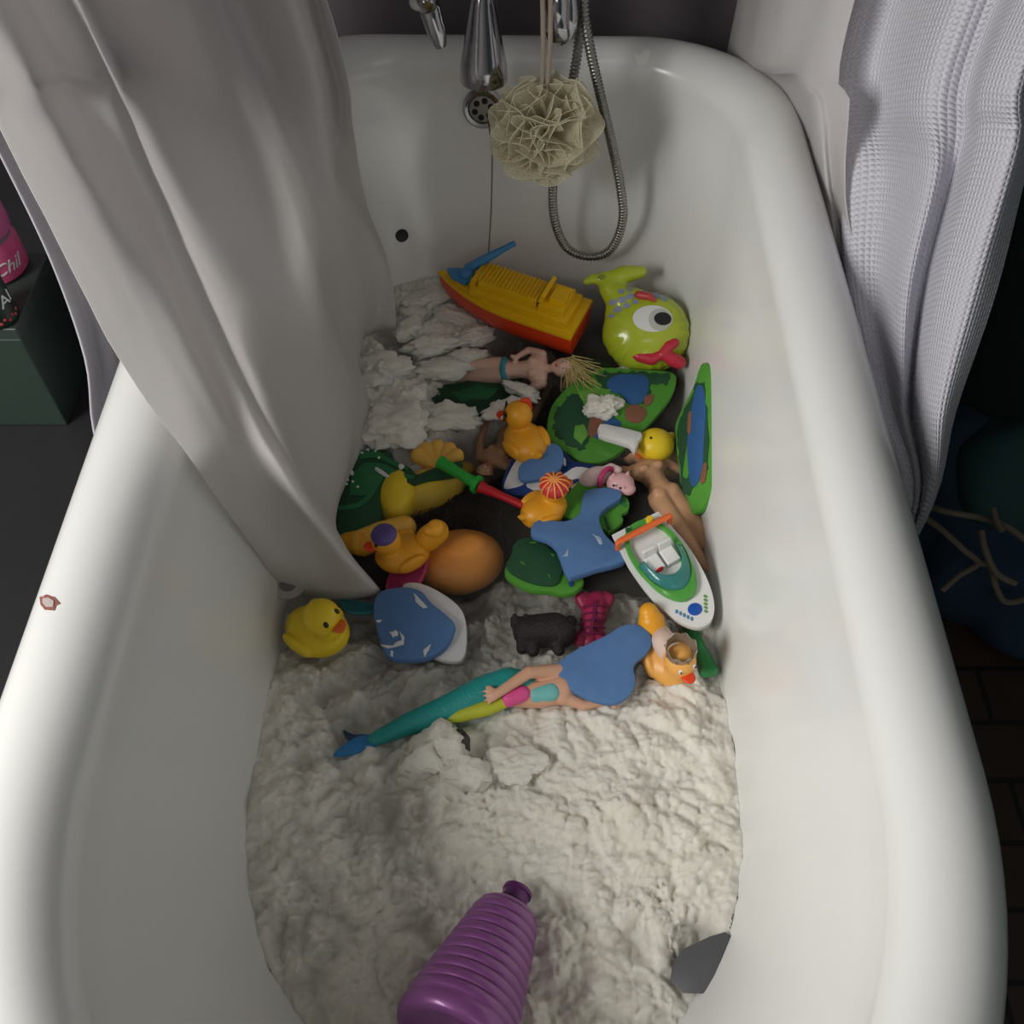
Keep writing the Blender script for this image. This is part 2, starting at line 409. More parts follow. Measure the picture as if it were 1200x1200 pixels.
# ---------------------------------------------------------------- taps and shower fittings
def chrome_mat():
    return mat('chrome', (.42, .42, .43), .12, 1.0, var=.05, vscale=20, bump=.02, bscale=30)
CHROME = chrome_mat(); STEEL = mat('hose_steel', (.30, .29, .27), .34, .9, bump=.1)
YT = 1.20
spB = PY(567, 96, 1.13); spT = PY(566, 2, 1.15); spT.z = spB.z+.125
axis = (spT-spB); L_ = axis.length
zax = axis.normalized(); xax = Vector((1, 0, 0)); yax = zax.cross(xax).normalized(); xax = yax.cross(zax)
SM = Matrix.Translation(spB) @ Matrix((xax, yax, zax)).transposed().to_4x4()
tap = thing('bath_tap', 'chrome bath mixer tap with flared bell spout above the far end', 'tap', Matrix.Translation((spB.x+.04, 1.37, .74)))
inv = tap.matrix_world.inverted()
def world_child(o, root): o.matrix_parent_inverse = root.matrix_world.inverted(); return o
SK = 1.17
prof = [(.001, .010), (.020, .010), (.0225, .003), (.0235, 0), (.0243, .002), (.0240, .020), (.0222, .030), (.0175, .058), (.0130, .085), (.0112, .096), (.0102, .100), (.0122, .103), (.0128, .108), (.0115, .113), (.0100, .118), (.0098, .16), (.001, .162)]
def ch(o, root):
    o.parent = root; o.matrix_parent_inverse = root.matrix_world.inverted(); return o
bx = spT.x
ch(MB().lathe([(r_*SK, z_q) for r_, z_q in prof], 40, SM).build('spout', CHROME, None, sharp=True), tap)
ch(MB().tube([(bx, spB.y+.005, spB.z+.15), (bx, 1.16, .80), (bx, 1.22, .82), (bx, 1.30, .82)], .017, 20, sub=4).build('spout_neck', CHROME), tap)
ch(MB().tube([(bx-.12, 1.30, .82), (bx-.08, 1.30, .82), (bx+.16, 1.30, .82), (bx+.2, 1.30, .82)], [.02, .026, .026, .02], 24).build('mixer_body', CHROME), tap)
for sx in (-.10, .17): ch(MB().tube([(bx+sx, 1.30, .82), (bx+sx, 1.375, .82)], [.018, .03], 20).build('wall_mount', CHROME), tap)
for sx in (-.14, .22):
    m_ = MB(); m_.ell((bx+sx, 1.30, .82), (.02, .024, .024))
    for k in range(4): a = k*PI/2+.4; m_.tube([(bx+sx, 1.30, .82), (bx+sx, 1.30+.04*math.cos(a), .82+.04*math.sin(a))], [.008, .010], 10)
    ch(m_.build('tap_handle', CHROME), tap)
# curved handset cradle at the left and the drop-shaped diverter lever at the right
a0, a1, a2, a3 = PY(496, -30, 1.13), PY(503, 8, 1.12), PY(512, 38, 1.115), PY(517, 56, 1.11)
o = thing('handset_cradle', 'curved chrome bar at the far left of the spout', 'bath fitting', Matrix.Translation(a0))
ch(MB().tube([a0+Vector((-.01, .25, .06)), a0, a1, a2, a3], [.008, .010, .0125, .011, .006], 16, sub=5).build('bar', CHROME), o)
ch(MB().ell(PY(491, 3, 1.115), (.011, .010, .008)).build('knob', mat('cloudy_grip', (.5, .5, .48), .3)), o)
d0, d1, d2 = PY(650, -30, 1.14), PY(653, 25, 1.12), PY(656, 44, 1.118)
o = thing('shower_handset', 'chrome shower handset with a rounded drop-shaped end, hung right of the spout', 'shower head', Matrix.Translation(d0))
ch(MB().tube([d0+Vector((.0, .18, .06)), d0, d1, d2, d2+Vector((.001, -.002, -.008))], [.010, .013, .019, .014, .004], 20, sub=5).build('handle', CHROME), o)
ch(MB().tube([PY(664, -30, 1.13), PY(667, 20, 1.115), PY(664, 44, 1.113)], [.008, .011, .007], 14, sub=4).build('lever', CHROME), o)
# overflow rose with holes
h, n = on_tub(566, 126)
n = Vector((0, -1, .16)).normalized(); x = Vector((1, 0, 0)); y = n.cross(x)
OM = Matrix.Translation(h+n*.001) @ Matrix((x, y, n)).transposed().to_4x4()
o = thing('overflow_cover', 'round chrome overflow rose with dark holes beneath the spout', 'overflow cover', OM)
m_ = MB(); m_.lathe([(.027, -.003), (.027, .003), (.024, .006), (.020, .0055), (.018, .003), (.001, .003)], 40); m_.build('ring', CHROME, o)
m_ = MB(); m_.lathe([(.0175, .003), (.0172, .0048), (.001, .0052)], 32); m_.build('rose', mat('rose_metal', (.35, .34, .31), .35, .9), o)
dk = mat('hole_black', (.012, .011, .01), .8)
for k in range(6):
    a = k*PI/3+.3; MB().lathe([(.0042, .0049), (.0040, .0056), (.0005, .0056)], 14, Matrix.Translation((.0112*math.cos(a), .0112*math.sin(a), 0))).build('hole', dk, o)
# chain
m_ = MB(); c0, c1, c2 = h+n*.004+Vector((.006, 0, -.006)), PY(577, 180, 1.175), PY(572, 306, 1.12)
pts = [c0, c1, c1.lerp(c2, .5)+Vector((.0015, 0, 0)), c2, P(572, 310, .28)]
tot = []
for i in range(4):
    for k in range(26): tot.append(pts[i].lerp(pts[i+1], k/26))
for i, p in enumerate(tot): m_.ell(p, .0013, None, 6, 5)
m_.tube([p for p in tot[::4]]+[tot[-1]], .0006, 6)
tag(m_.build('plug_chain', mat('dull_chain', (.16, .13, .10), .45, .7)), 'thin dull metal chain hanging from the overflow into the water', 'chain')
# shower hose
hp = [PY(684, -40, 1.17), PY(680, 30, 1.15), PY(672, 90, 1.135), PY(655, 150, 1.13), PY(648, 215, 1.13), PY(650, 258, 1.13), PY(664, 290, 1.13), PY(690, 301, 1.125), PY(715, 293, 1.12), PY(729, 262, 1.115), PY(728, 225, 1.115),
      PY(716, 165, 1.12), PY(702, 105, 1.12), PY(690, 50, 1.12), PY(684, 5, 1.13), PY(690, -40, 1.14)]
def ribbed(pts, r, pitch, dep, n=12):
    q = []
    for i in range(len(pts)-1):
        p0 = pts[max(i-1, 0)]; p1 = pts[i]; p2 = pts[i+1]; p3 = pts[min(i+2, len(pts)-1)]
        for k in range(24):
            t = k/24; q.append(.5*((2*p1)+(-p0+p2)*t+(2*p0-5*p1+4*p2-p3)*t*t+(-p0+3*p1-3*p2+p3)*t**3))
    q.append(pts[-1]); d = [0]
    for i in range(1, len(q)): d.append(d[-1]+(q[i]-q[i-1]).length)
    nn = int(d[-1]/pitch)*4; out = []; rr = []; j = 0
    for i in range(nn+1):
        s = d[-1]*i/nn
        while j < len(d)-2 and d[j+1] < s: j += 1
        out.append(q[j].lerp(q[j+1], (s-d[j])/max(1e-9, d[j+1]-d[j]))); rr.append(r-(dep if i % 4 in (0,) else 0)-(dep*.35 if i % 4 in (1, 3) else 0))
    return out, rr
pts, rr = ribbed(hp, .0064, .0046, .0022)
tag(MB().tube(pts, rr, 14).build('shower_hose', STEEL, None, sharp=False), 'ribbed steel shower hose hanging in a loop at the far end', 'hose')
# loofah
LC = PY(637, 152, 1.085)
loofah = thing('bath_puff', 'cream mesh bath puff hanging by a cord below the taps', 'bath puff', Matrix.Translation(LC))
def net_mat():
    m, nt = new_mat('puff_net'); L = nt.links.new
    out = N(nt, 'ShaderNodeOutputMaterial'); d = N(nt, 'ShaderNodeBsdfDiffuse'); d.inputs[0].default_value = (.74, .70, .52, 1)
    t = N(nt, 'ShaderNodeBsdfTranslucent'); t.inputs[0].default_value = (.78, .74, .56, 1); tr = N(nt, 'ShaderNodeBsdfTransparent')
    tc = N(nt, 'ShaderNodeTexCoord'); v = N(nt, 'ShaderNodeTexVoronoi', Scale=420.0, feature='DISTANCE_TO_EDGE'); L(tc.outputs['Object'], v.inputs['Vector'])
    r = N(nt, 'ShaderNodeMapRange'); r.inputs['From Min'].default_value = .10; r.inputs['From Max'].default_value = .45; r.inputs['To Min'].default_value = .15; r.inputs['To Max'].default_value = .72
    L(v.outputs['Distance'], r.inputs['Value'])
    m1 = N(nt, 'ShaderNodeMixShader'); m1.inputs[0].default_value = .45; L(d.outputs[0], m1.inputs[1]); L(t.outputs[0], m1.inputs[2])
    m2 = N(nt, 'ShaderNodeMixShader'); L(r.outputs[0], m2.inputs[0]); L(m1.outputs[0], m2.inputs[1]); L(tr.outputs[0], m2.inputs[2]); L(m2.outputs[0], out.inputs[0])
    return m
NET = net_mat()
rnd = random.Random(11)
m_ = MB(); fib = []
for k in range(46):
    # one ruffle: a wavy strip running from the centre outwards
    g = k*2.39996; zz = 1-2*(k+.5)/46; rr_ = math.sqrt(max(0, 1-zz*zz)); D = Vector((rr_*math.cos(g), rr_*math.sin(g), zz))
    if D.y > .75: continue
    U = D.orthogonal().normalized(); U = (Matrix.Rotation(rnd.random()*6.28, 3, D) @ U); V = D.cross(U)
    R_ = .066*(.80+.24*rnd.random()); ph = rnd.random()*6; nx, ny = 26, 9; g_ = []
    for i in range(nx):
        a = (i/(nx-1)-.5)*2.5
        for j in range(ny):
            t = .15+.85*j/(ny-1)
            w = .024*t*t*math.sin(a*3.6+ph)+.006*t*math.sin(a*9+ph*2)
            d = (D*math.cos(a)+U*math.sin(a))*R_*t*(1-.05*math.cos(a*9+ph))+V*w
            d.x *= 1.0; d.z *= .98; d.y *= .75; g_.append(d)
    n0 = len(m_.v); m_.v += [tuple(p) for p in g_]
    for i in range(nx-1):
        for j in range(ny-1): m_.f.append((n0+i*ny+j, n0+(i+1)*ny+j, n0+(i+1)*ny+j+1, n0+i*ny+j+1))
    fib.append([g_[i*ny+ny-1] for i in range(nx)])
link('ruffles', m_.mesh('ruffles'), NET, loofah)
hm = MB()
for f in fib: hm.tube(f, .0004, 5)
hm.build('ruffle_edges', mat('puff_edge', (.74, .70, .52), .6), loofah)
c_ = MB(); top = PY(640, -60, 1.13)-LC
for s in (-1, 1):
    c_.tube([Vector((s*.001, .0, .03)), Vector((s*.003, 0, .06)), Vector((.001+s*.004, .01, .11)), top+Vector((s*.005, 0, 0))], .0028, 8, sub=5)
c_.build('cord', mat('cord_brown', (.42, .35, .28), .8, bump=.6, bscale=500), loofah, lab='beige twisted hanging cord')
# ---------------------------------------------------------------- curtains
def crom(p0, p1, p2, p3, t): return .5*((2*p1)+(-p0+p2)*t+(2*p0-5*p1+4*p2-p3)*t*t+(-p0+3*p1-3*p2+p3)*t**3)
def resample(col, m):
    d = [0]; q = []
    for i in range(len(col)-1):
        p0 = col[max(0, i-1)]; p3 = col[min(len(col)-1, i+2)]
        for k in range(12): q.append(crom(p0, col[i], col[i+1], p3, k/12))
    q.append(col[-1])
    for i in range(1, len(q)): d.append(d[-1]+(q[i]-q[i-1]).length)
    out = []; j = 0
    for i in range(m):
        s = d[-1]*i/(m-1)
        while j < len(d)-2 and d[j+1] < s: j += 1
        out.append(q[j].lerp(q[j+1], (s-d[j])/max(1e-9, d[j+1]-d[j])))
    return out
def sheet(name, cols, m, rows=90, sub=10, thick=.0006, uvs=.004, parent=None, wr=0.0):
    C_ = [resample(c, rows) for c in cols]; grid = []
    for i in range(len(C_)-1):
        a, b, c, d = C_[max(0, i-1)], C_[i], C_[i+1], C_[min(len(C_)-1, i+2)]
        for k in range(sub): grid.append([crom(a[r], b[r], c[r], d[r], k/sub) for r in range(rows)])
    grid.append(C_[-1])
    if wr:
        for i, g in enumerate(grid):
            for r in range(rows):
                p = g[r]; k = wr*(noise.noise(Vector((p.x*14, p.y*14, p.z*5)))+.4*noise.noise(Vector((p.x*40, p.y*40, p.z*14)))); g[r] = p+Vector((k, k*.4, 0))
    vs = [p for g in grid for p in g]; fs = []
    for i in range(len(grid)-1):
        for r in range(rows-1): fs.append((i*rows+r, i*rows+r+1, (i+1)*rows+r+1, (i+1)*rows+r))
    me = bpy.data.meshes.new(name); me.from_pydata(vs, [], fs)
    uv = me.uv_layers.new(name='UVMap')
    U = [0]*len(grid)
    for i in range(1, len(grid)): U[i] = U[i-1]+(grid[i][rows//3]-grid[i-1][rows//3]).length
    Vc = [0]*rows; mid = grid[len(grid)//2]
    for r in range(1, rows): Vc[r] = Vc[r-1]+(mid[r]-mid[r-1]).length
    for p in me.polygons:
        for li in p.loop_indices:
            vi = me.loops[li].vertex_index; uv.data[li].uv = (U[vi//rows]/uvs, Vc[vi % rows]/uvs)
    o = link(name, me, m, parent)
    md = o.modifiers.new('t', 'SOLIDIFY'); md.thickness = thick; md.offset = 0
    return o
def cloth_mat(name, col, transl, transp, waffle=0, wr=.0, rough=.9, gloss=0):
    m, nt = new_mat(name); L = nt.links.new
    out = N(nt, 'ShaderNodeOutputMaterial'); d = N(nt, 'ShaderNodeBsdfPrincipled', Roughness=rough); d.inputs['Base Color'].default_value = (*col, 1)
    d.inputs['Specular IOR Level'].default_value = gloss
    t = N(nt, 'ShaderNodeBsdfTranslucent'); t.inputs[0].default_value = (*col, 1); tr = N(nt, 'ShaderNodeBsdfTransparent')
    m1 = N(nt, 'ShaderNodeMixShader'); m1.inputs[0].default_value = transl; L(d.outputs[0], m1.inputs[1]); L(t.outputs[0], m1.inputs[2])
    m2 = N(nt, 'ShaderNodeMixShader'); m2.inputs[0].default_value = transp; L(m1.outputs[0], m2.inputs[1]); L(tr.outputs[0], m2.inputs[2]); L(m2.outputs[0], out.inputs[0])
    tc = N(nt, 'ShaderNodeTexCoord')
    if waffle:
        sp = N(nt, 'ShaderNodeSeparateXYZ'); L(tc.outputs['UV'], sp.inputs[0]); hs = []
        for ax in ('X', 'Y'):
            a = N(nt, 'ShaderNodeMath', operation='MULTIPLY'); a.inputs[1].default_value = PI; L(sp.outputs[ax], a.inputs[0])
            s = N(nt, 'ShaderNodeMath', operation='SINE'); L(a.outputs[0], s.inputs[0]); b_ = N(nt, 'ShaderNodeMath', operation='ABSOLUTE'); L(s.outputs[0], b_.inputs[0]); hs.append(b_)
        mu = N(nt, 'ShaderNodeMath', operation='MULTIPLY'); L(hs[0].outputs[0], mu.inputs[0]); L(hs[1].outputs[0], mu.inputs[1])
        bp = N(nt, 'ShaderNodeBump', Strength=waffle, Distance=.002); L(mu.outputs[0], bp.inputs['Height'])
    else:
        nz = N(nt, 'ShaderNodeTexNoise', Scale=24.0, Detail=5.0); L(tc.outputs['Object'], nz.inputs['Vector']); bp = N(nt, 'ShaderNodeBump', Strength=wr, Distance=.01); L(nz.outputs[0], bp.inputs['Height'])
    L(bp.outputs[0], d.inputs['Normal']); L(bp.outputs[0], t.inputs['Normal']); return m
LINER = cloth_mat('liner_vinyl', (.84, .82, .81), .58, .10, wr=.10, rough=.45, gloss=.3)
WAFFLE = cloth_mat('waffle_cloth', (.78, .77, .84), .25, .0, waffle=.9)
LIGHTCLOTH = cloth_mat('thin_cloth', (.60, .58, .63), .22, .0, waffle=.3)
def top(p, x=None, z=1.75):
    """continue a column straight up from the last visible point to the rail"""
    return p
def column(spec, rail):
    """spec: list of (px,py,X) or (px,py,None,z); rail: world point above"""
    pts = []
    for s in spec: pts.append(PX(s[0], s[1], s[2]) if len(s) == 3 else (P(s[0], s[1], s[3]) if len(s) == 4 else PY(s[0], s[1], s[4])))
    a = pts[0]; d = (a-pts[1]).normalized(); k = .25
    up = a+d*k
    return [rail.lerp(up, .0), rail.lerp(a, .5)+(d*.0), a]+pts[1:]
RX = -.42; RZ = 1.95
def rail_pt(y, x=RX): return Vector((x, y, RZ))
CL = [
 [(-60, 40, -.40), (0, 150, -.375), (145, 430, -.314), (240, 560, -.288), (331, 690, None, .306)],
 [(0, 40, -.41), (60, 150, -.385), (190, 400, -.305), (290, 590, -.265), (345, 694, None, .304)],
 [(40, 20, -.385), (105, 150, -.35), (270, 492, -.265), (355, 620, -.226), (388, 702, None, .304)],
 [(88, 20, -.355), (150, 150, -.318), (308, 500, -.232), (388, 630, -.19), (444, 692, None, .306)],
 [(112, 20, -.385), (172, 150, -.345), (325, 470, -.25), (390, 600, -.205), (396, 645, None, .300)],
 [(215, 20, None, None, 0.900), (278, 180, None, None, 0.867), (366, 380, None, None, 0.833), (410, 500, None, None, 0.800), (392, 600, None, 0.292)],
 [(262, 20, None, None, 1.000), (318, 160, None, None, 0.967), (400, 380, None, None, 0.933), (430, 470, None, None, 0.900), (438, 512, None, 0.290)],
 [(288, 20, None, None, 1.050), (348, 170, None, None, 1.013), (398, 330, None, None, 0.977), (418, 430, None, None, 0.940), (420, 470, None, 0.290)],
 [(345, 10, None, None, 1.030), (380, 150, None, None, 1.023), (402, 260, None, None, 1.017), (428, 370, None, None, 1.010), (418, 410, None, 0.298)],
 [(370, 5, None, None, 1.100), (398, 150, None, None, 1.087), (392, 200, None, None, 1.073), (440, 300, None, None, 1.060), (440, 390, None, 0.298)],
 [(386, 5, None, None, 1.060), (416, 150, None, None, 1.060), (430, 240, None, None, 1.060), (458, 320, None, None, 1.060), (464, 388, None, 0.298)],
]
ry = [.40, .46, .52, .58, .63, .76, .86, .92, .96, 1.03, 1.06]
cols = [column(s, rail_pt(y)) for s, y in zip(CL, ry)]
liner = sheet('shower_liner', cols, LINER, rows=110, sub=12, thick=.0007, wr=.004)
tag(liner, 'off-white vinyl shower liner pleated over the left side into the tub', 'shower curtain')
# hem grommet at the liner's lower corner
gp = P(337, 686, .322); gn = Vector((.35, -.35, .85)).normalized(); x = Vector((1, .2, 0)); x = (x-gn*x.dot(gn)).normalized(); y = gn.cross(x)
GM = Matrix.Translation(gp) @ Matrix((x, y, gn)).transposed().to_4x4()
gr = thing('curtain_weight', 'flat dark disc in a clear round pocket on the liner hem above the yellow duck', 'curtain weight', GM)
MB().lathe([(.0, -.001), (.020, -.001), (.021, 0), (.020, .001), (.0, .001)], 32, Matrix.Scale(.75, 4, (0, 1, 0))).build('pocket', cloth_mat('pocket_vinyl', (.62, .60, .56), .3, .3, rough=.3, gloss=.5), gr)
MB().lathe([(.001, .001), (.0095, .001), (.0095, .002), (.008, .003), (.001, .003)], 28, Matrix.Scale(.75, 4, (0, 1, 0))).build('disc', mat('weight_grey', (.16, .15, .14), .5), gr, lab='dark grey disc')
# outer cloth at the left, outside the tub
CO = [
 [(-95, 0, -.47), (-48, 90, -.46), (0, 180, -.45), (62, 310, -.44), (100, 420, -.435), (108, 492, -.415), (118, 540, -.40)],
 [(-85, 0, -.485), (-38, 90, -.475), (12, 180, -.465), (76, 310, -.455), (112, 420, -.445), (116, 490, -.425), (122, 540, -.405)],
 [(-40, 0, -.46), (0, 90, -.455), (45, 180, -.45), (105, 310, -.44), (140, 420, -.425), (150, 480, -.41), (152, 530, -.40)],
 [(30, 0, -.47), (70, 90, -.46), (110, 180, -.45), (160, 310, -.44), (190, 420, -.43), (196, 480, -.415), (198, 530, -.405)],
 [(120, 0, -.45), (150, 90, -.45), (180, 180, -.44), (220, 300, -.43), (240, 390, -.42), (244, 450, -.415), (246, 500, -.41)],
]
cols = [column(s, Vector((-.50, y, RZ))) for s, y in zip(CO, (.50, .54, .60, .72, .84))]
o = sheet('shower_curtain', cols, LIGHTCLOTH, rows=90, sub=8, thick=.0025, uvs=.004)
tag(o, 'pale lavender cloth shower curtain hanging outside the tub at the left', 'shower curtain')
# right outer waffle curtain
CR = [
 [(985, 60, .43), (982, 200, .425), (996, 340, .40), (1030, 470, .40), (1062, 600, .40)],
 [(999, 20, .375), (991, 200, .368), (992, 325, .360), (1020, 460, .366), (1056, 600, .378)],
 [(1045, 20, .40), (1040, 200, .395), (1030, 335, .385), (1045, 470, .385), (1068, 600, .388)],
 [(1110, 20, .40), (1090, 200, .398), (1062, 335, .392), (1058, 470, .39), (1072, 600, .390)],
 [(1160, 20, .43), (1128, 170, .428), (1085, 335, .42), (1068, 470, .41), (1075, 600, .40)],
 [(1185, 20, .42), (1150, 170, .415), (1105, 335, .405), (1085, 470, .398), (1080, 600, .395)],
 [(1225, 20, .43), (1190, 170, .425), (1140, 335, .415), (1105, 470, .405), (1085, 600, .40)],
 [(1250, 20, .47), (1205, 190, .46), (1166, 345, .445), (1120, 480, .425), (1089, 600, .41)],
]
cols = [column(s, Vector((.40+.05*(i % 2), .95-.05*i, RZ))) for i, s in enumerate(CR)]
cols = [c+[c[-1]+Vector((.0, .0, -.25))] for c in cols]
o = sheet('shower_curtain', cols, WAFFLE, rows=110, sub=14, thick=.002, uvs=.006)
tag(o, 'white waffle-weave cloth shower curtain hanging outside the tub at the right', 'shower curtain')
CRL = [
 [(860, 20, .290), (868, 90, .312), (900, 170, .345), (930, 260, .362)],
 [(872, 20, .290), (885, 90, .320), (912, 170, .352), (945, 260, .366)],
 [(910, 20, .300), (925, 90, .332), (945, 180, .358), (975, 280, .358)],
 [(950, 20, .325), (955, 120, .335), (968, 220, .355), (985, 320, .368)],
 [(972, 20, .335), (972, 120, .345), (976, 220, .362), (992, 330, .375)],
 [(996, 20, .350), (994, 120, .352), (990, 220, .358), (1000, 340, .372)],
]
cols = [column(s, Vector((.37, y, RZ))) for s, y in zip(CRL, (1.22, 1.2, 1.15, 1.1, 1.05, 1.0))]
cols = [c+[c[-1]+Vector((.025, .0, -.25))] for c in cols]
LINER2 = LINER
o = sheet('shower_liner', cols, LINER2, rows=90, sub=12, thick=.0007, wr=.003)
tag(o, 'thin off-white vinyl liner panel behind the right rim beside the waffle curtain', 'shower curtain')
# ---------------------------------------------------------------- left: black cabinet, boxes and bottles
BLK = mat('black_cabinet', (.018, .018, .020), .55)
cab = thing('bathroom_cabinet', 'low matt black cabinet outside the tub at the left', 'cabinet', Matrix.Translation((-.73, .55, 0)))
MB().box((0, 0, .225), (.56, 1.4, .43)).build('body', BLK, cab, False, bev=.004)
MB().box((0, 0, .4475), (.58, 1.42, .015)).build('top', BLK, cab, False, bev=.003)
for k in (-1, 1):
    d = MB().box((.284, k*.35, .23), (.012, .68, .40)).build('door', BLK, cab, False, bev=.002)
    MB().box((.293, k*.04, .30), (.008, .012, .10)).build('handle', CHROME, d, False, bev=.002)
BZ = .455
box = thing('storage_box', 'dark green box standing on the black cabinet', 'box', Matrix.Translation((-.592, .79, BZ)))
GB = mat('dark_green_card', (.022, .040, .030), .5); GB2 = mat('dark_green_lid', (.03, .045, .038), .45)
MB().box((0, 0, .0655), (.20, .115, .131)).build('body', GB, box, False, bev=.002)
MB().box((0, 0, .1385), (.202, .117, .015)).build('lid', GB2, box, False, bev=.002)
def text_on_cyl(s, size, r, z, a0, m, parent, name='lettering', shear=0, gap=1.0):
    """wrap text around a vertical cylinder of radius r (local), centre angle a0"""
    cu = bpy.data.curves.new('t', 'FONT'); cu.body = s; cu.size = size; cu.shear = shear; cu.align_x = 'CENTER'; cu.align_y = 'CENTER'; cu.resolution_u = 3; cu.extrude = 0.0004; cu.space_character = gap
    t = bpy.data.objects.new('t', cu); COL.objects.link(t); dg = bpy.context.evaluated_depsgraph_get()
    me = bpy.data.meshes.new_from_object(t.evaluated_get(dg)); bpy.data.objects.remove(t)
    bm = bmesh.new(); bm.from_mesh(me); bmesh.ops.triangulate(bm, faces=bm.faces); bmesh.ops.subdivide_edges(bm, edges=bm.edges, cuts=2)
    for v in bm.verts:
        a = a0+v.co.x/r; rr = r+.0004+v.co.z; v.co = Vector((rr*math.cos(a), rr*math.sin(a), z+v.co.y))
    bm.to_mesh(me); bm.free(); return link(name, me, m, parent, False)
can = thing('spray_can', 'dark green can lettered FAI on the green box', 'can', Matrix.Translation((-.514, .748, BZ+.146)))
MB().lathe([(.001, 0), (.019, 0), (.021, .003), (.021, .072), (.019, .078), (.016, .081), (.001, .081)], 40).build('can_body', mat('can_green', (.012, .028, .018), .35), can)
MB().lathe([(.0165, .081), (.0165, .096), (.015, .099), (.001, .099)], 30).build('cap', mat('can_cap', (.015, .05, .03), .4), can)
WT = mat('print_white', (.62, .66, .63), .5); RD = mat('print_red', (.35, .03, .04), .5); GR = mat('print_green', (.05, .35, .14), .5)
text_on_cyl('FAI', .019, .021, .028, -.42, WT, can, gap=1.0)
text_on_cyl('BLE', .007, .021, .044, -.55, WT, can)
m_ = MB()
for k in range(9):
    a = -1.5+k*.22; m_.ell((.0202*math.cos(a), .0202*math.sin(a), .060+.004*math.sin(k*2)), (.0018, .0025, .007), Euler((0, 0, a)), 8, 6)
m_.build('leaf_print', GR, can)
m_ = MB()
for k in range(8):
    a = -1.4+k*.22; m_.ell((.0200*math.cos(a), .0200*math.sin(a), .007+.003*(k % 2)), (.0022, .0022, .0022), None, 8, 6)
m_.build('berry_print', RD, can)
PK = mat('pink_plastic', (.55, .07, .19), .35)
pk = thing('lotion_bottle', 'bright pink bottle with white script on the green box behind the can', 'bottle', Matrix.Translation((-.538, .822, BZ+.146)))
MB().lathe([(.001, 0), (.030, 0), (.034, .004), (.034, .035), (.030, .042), (.001, .043)], 40).build('bottle_body', PK, pk)
MB().lathe([(.030, .042), (.031, .046), (.030, .05), (.001, .05)], 36).build('neck_ring', mat('grey_ring', (.2, .16, .18), .4), pk)
MB().lathe([(.0335, .05), (.034, .055), (.033, .09), (.001, .092)], 40).build('cap', mat('pink_cap', (.50, .10, .26), .35), pk)
text_on_cyl('Chil', .019, .034, .019, -.70, WT, pk, shear=.4)
# ---------------------------------------------------------------- right: dark cloth and bag on the floor
bag = thing('laundry_bag', 'slumped blue cloth bag with cream piping on the floor right of the tub', 'bag', Matrix.Translation((.68, .80, 0)))
BLUE = mat('bag_blue', (.02, .05, .09), .8, bump=.4, bscale=20); TEAL = mat('bag_teal', (.03, .09, .09), .8, bump=.4, bscale=20)
def fold(pts3, name, m, th=.003):
    return None
PIPE = mat('cream_piping', (.24, .20, .15), .7)
def bagpt(px, py, z): return P(px, py, z)
m_ = MB(); m_.limb([bagpt(1120, 560, .10), bagpt(1150, 650, .08), bagpt(1190, 690, .06), bagpt(1250, 720, .05)], [.13, .11, .09, .08]); m_.ell(bagpt(1150, 590, .06), (.16, .16, .08))
bb = m_.organic('bag_body', BLUE, None, .014, 10, fn=lambda p: p+Vector((noise.noise(p*11), noise.noise(p*11+Vector((5, 0, 0))), noise.noise(p*9+Vector((0, 7, 0)))))*.03); ch(bb, bag)
bag2 = MB(); bag2.limb([bagpt(1180, 560, .18), bagpt(1230, 600, .16), bagpt(1260, 640, .12)], [.085, .09, .09])
b2 = bag2.organic('bag_flap', TEAL, None, .014, 10, fn=lambda p: p+Vector((noise.noise(p*13), noise.noise(p*13+Vector((5, 0, 0))), noise.noise(p*9+Vector((0, 7, 0)))))*.03); ch(b2, bag)
for pts in ([(1086, 592, .23), (1110, 600, .25), (1150, 607, .26), (1180, 617, .28), (1210, 640, .28)], [(1086, 608, .22), (1105, 622, .225), (1130, 645, .22), (1146, 660, .20), (1125, 674, .18), (1104, 692, .16)],
            [(1146, 660, .20), (1160, 664, .20), (1168, 690, .19), (1180, 706, .17), (1210, 700, .17)], [(1164, 597, .28), (1168, 612, .28), (1175, 622, .28)], [(1150, 622, .24), (1155, 645, .23), (1168, 672, .21), (1190, 684, .2)]):
    ch(MB().tube([bagpt(*p) for p in pts], .0042, 8, sub=6).build('piping', PIPE), bag)
hamper = thing('laundry_hamper', 'tall very dark green cloth hamper right of the white curtain', 'hamper', Matrix.Translation((.84, 1.09, 0)) @ Matrix.Diagonal((.88, .88, 1, 1)))
MB().lathe([(.001, .01), (.235, .01), (.25, .04), (.27, .40), (.28, .62), (.272, .64), (.262, .62), (.25, .40), (.001, .38)], 48).build('hamper_body', mat('hamper_green', (.018, .042, .038), .85, bump=.5, bscale=60), hamper)
for k in (-1, 1): MB().tube([(-.05*k-.26*0+k*.05-.27, -.06, .54), (-.30, -.05, .60), (-.30, .05, .60), (-.27, .06, .54)], .007, 8, sub=5).build('handle', PIPE, hamper) if k == 1 else None
# wall cloth hooks are out of view: a hanging dark green towel behind the curtain
tw = sheet('bath_towel', [[Vector((x, y, 1.5)), Vector((x, y, 1.1)), Vector((x+.01, y-.01, .7)), Vector((x, y, .002))] for x, y in ((.56, 1.33), (.62, 1.32), (.68, 1.345), (.74, 1.32), (.80, 1.34))], mat('towel_green', (.020, .055, .050), .95, bump=.6, bscale=150), rows=40, sub=6, thick=.006)
tag(tw, 'dark green towel hanging behind the hamper at the far right', 'towel')

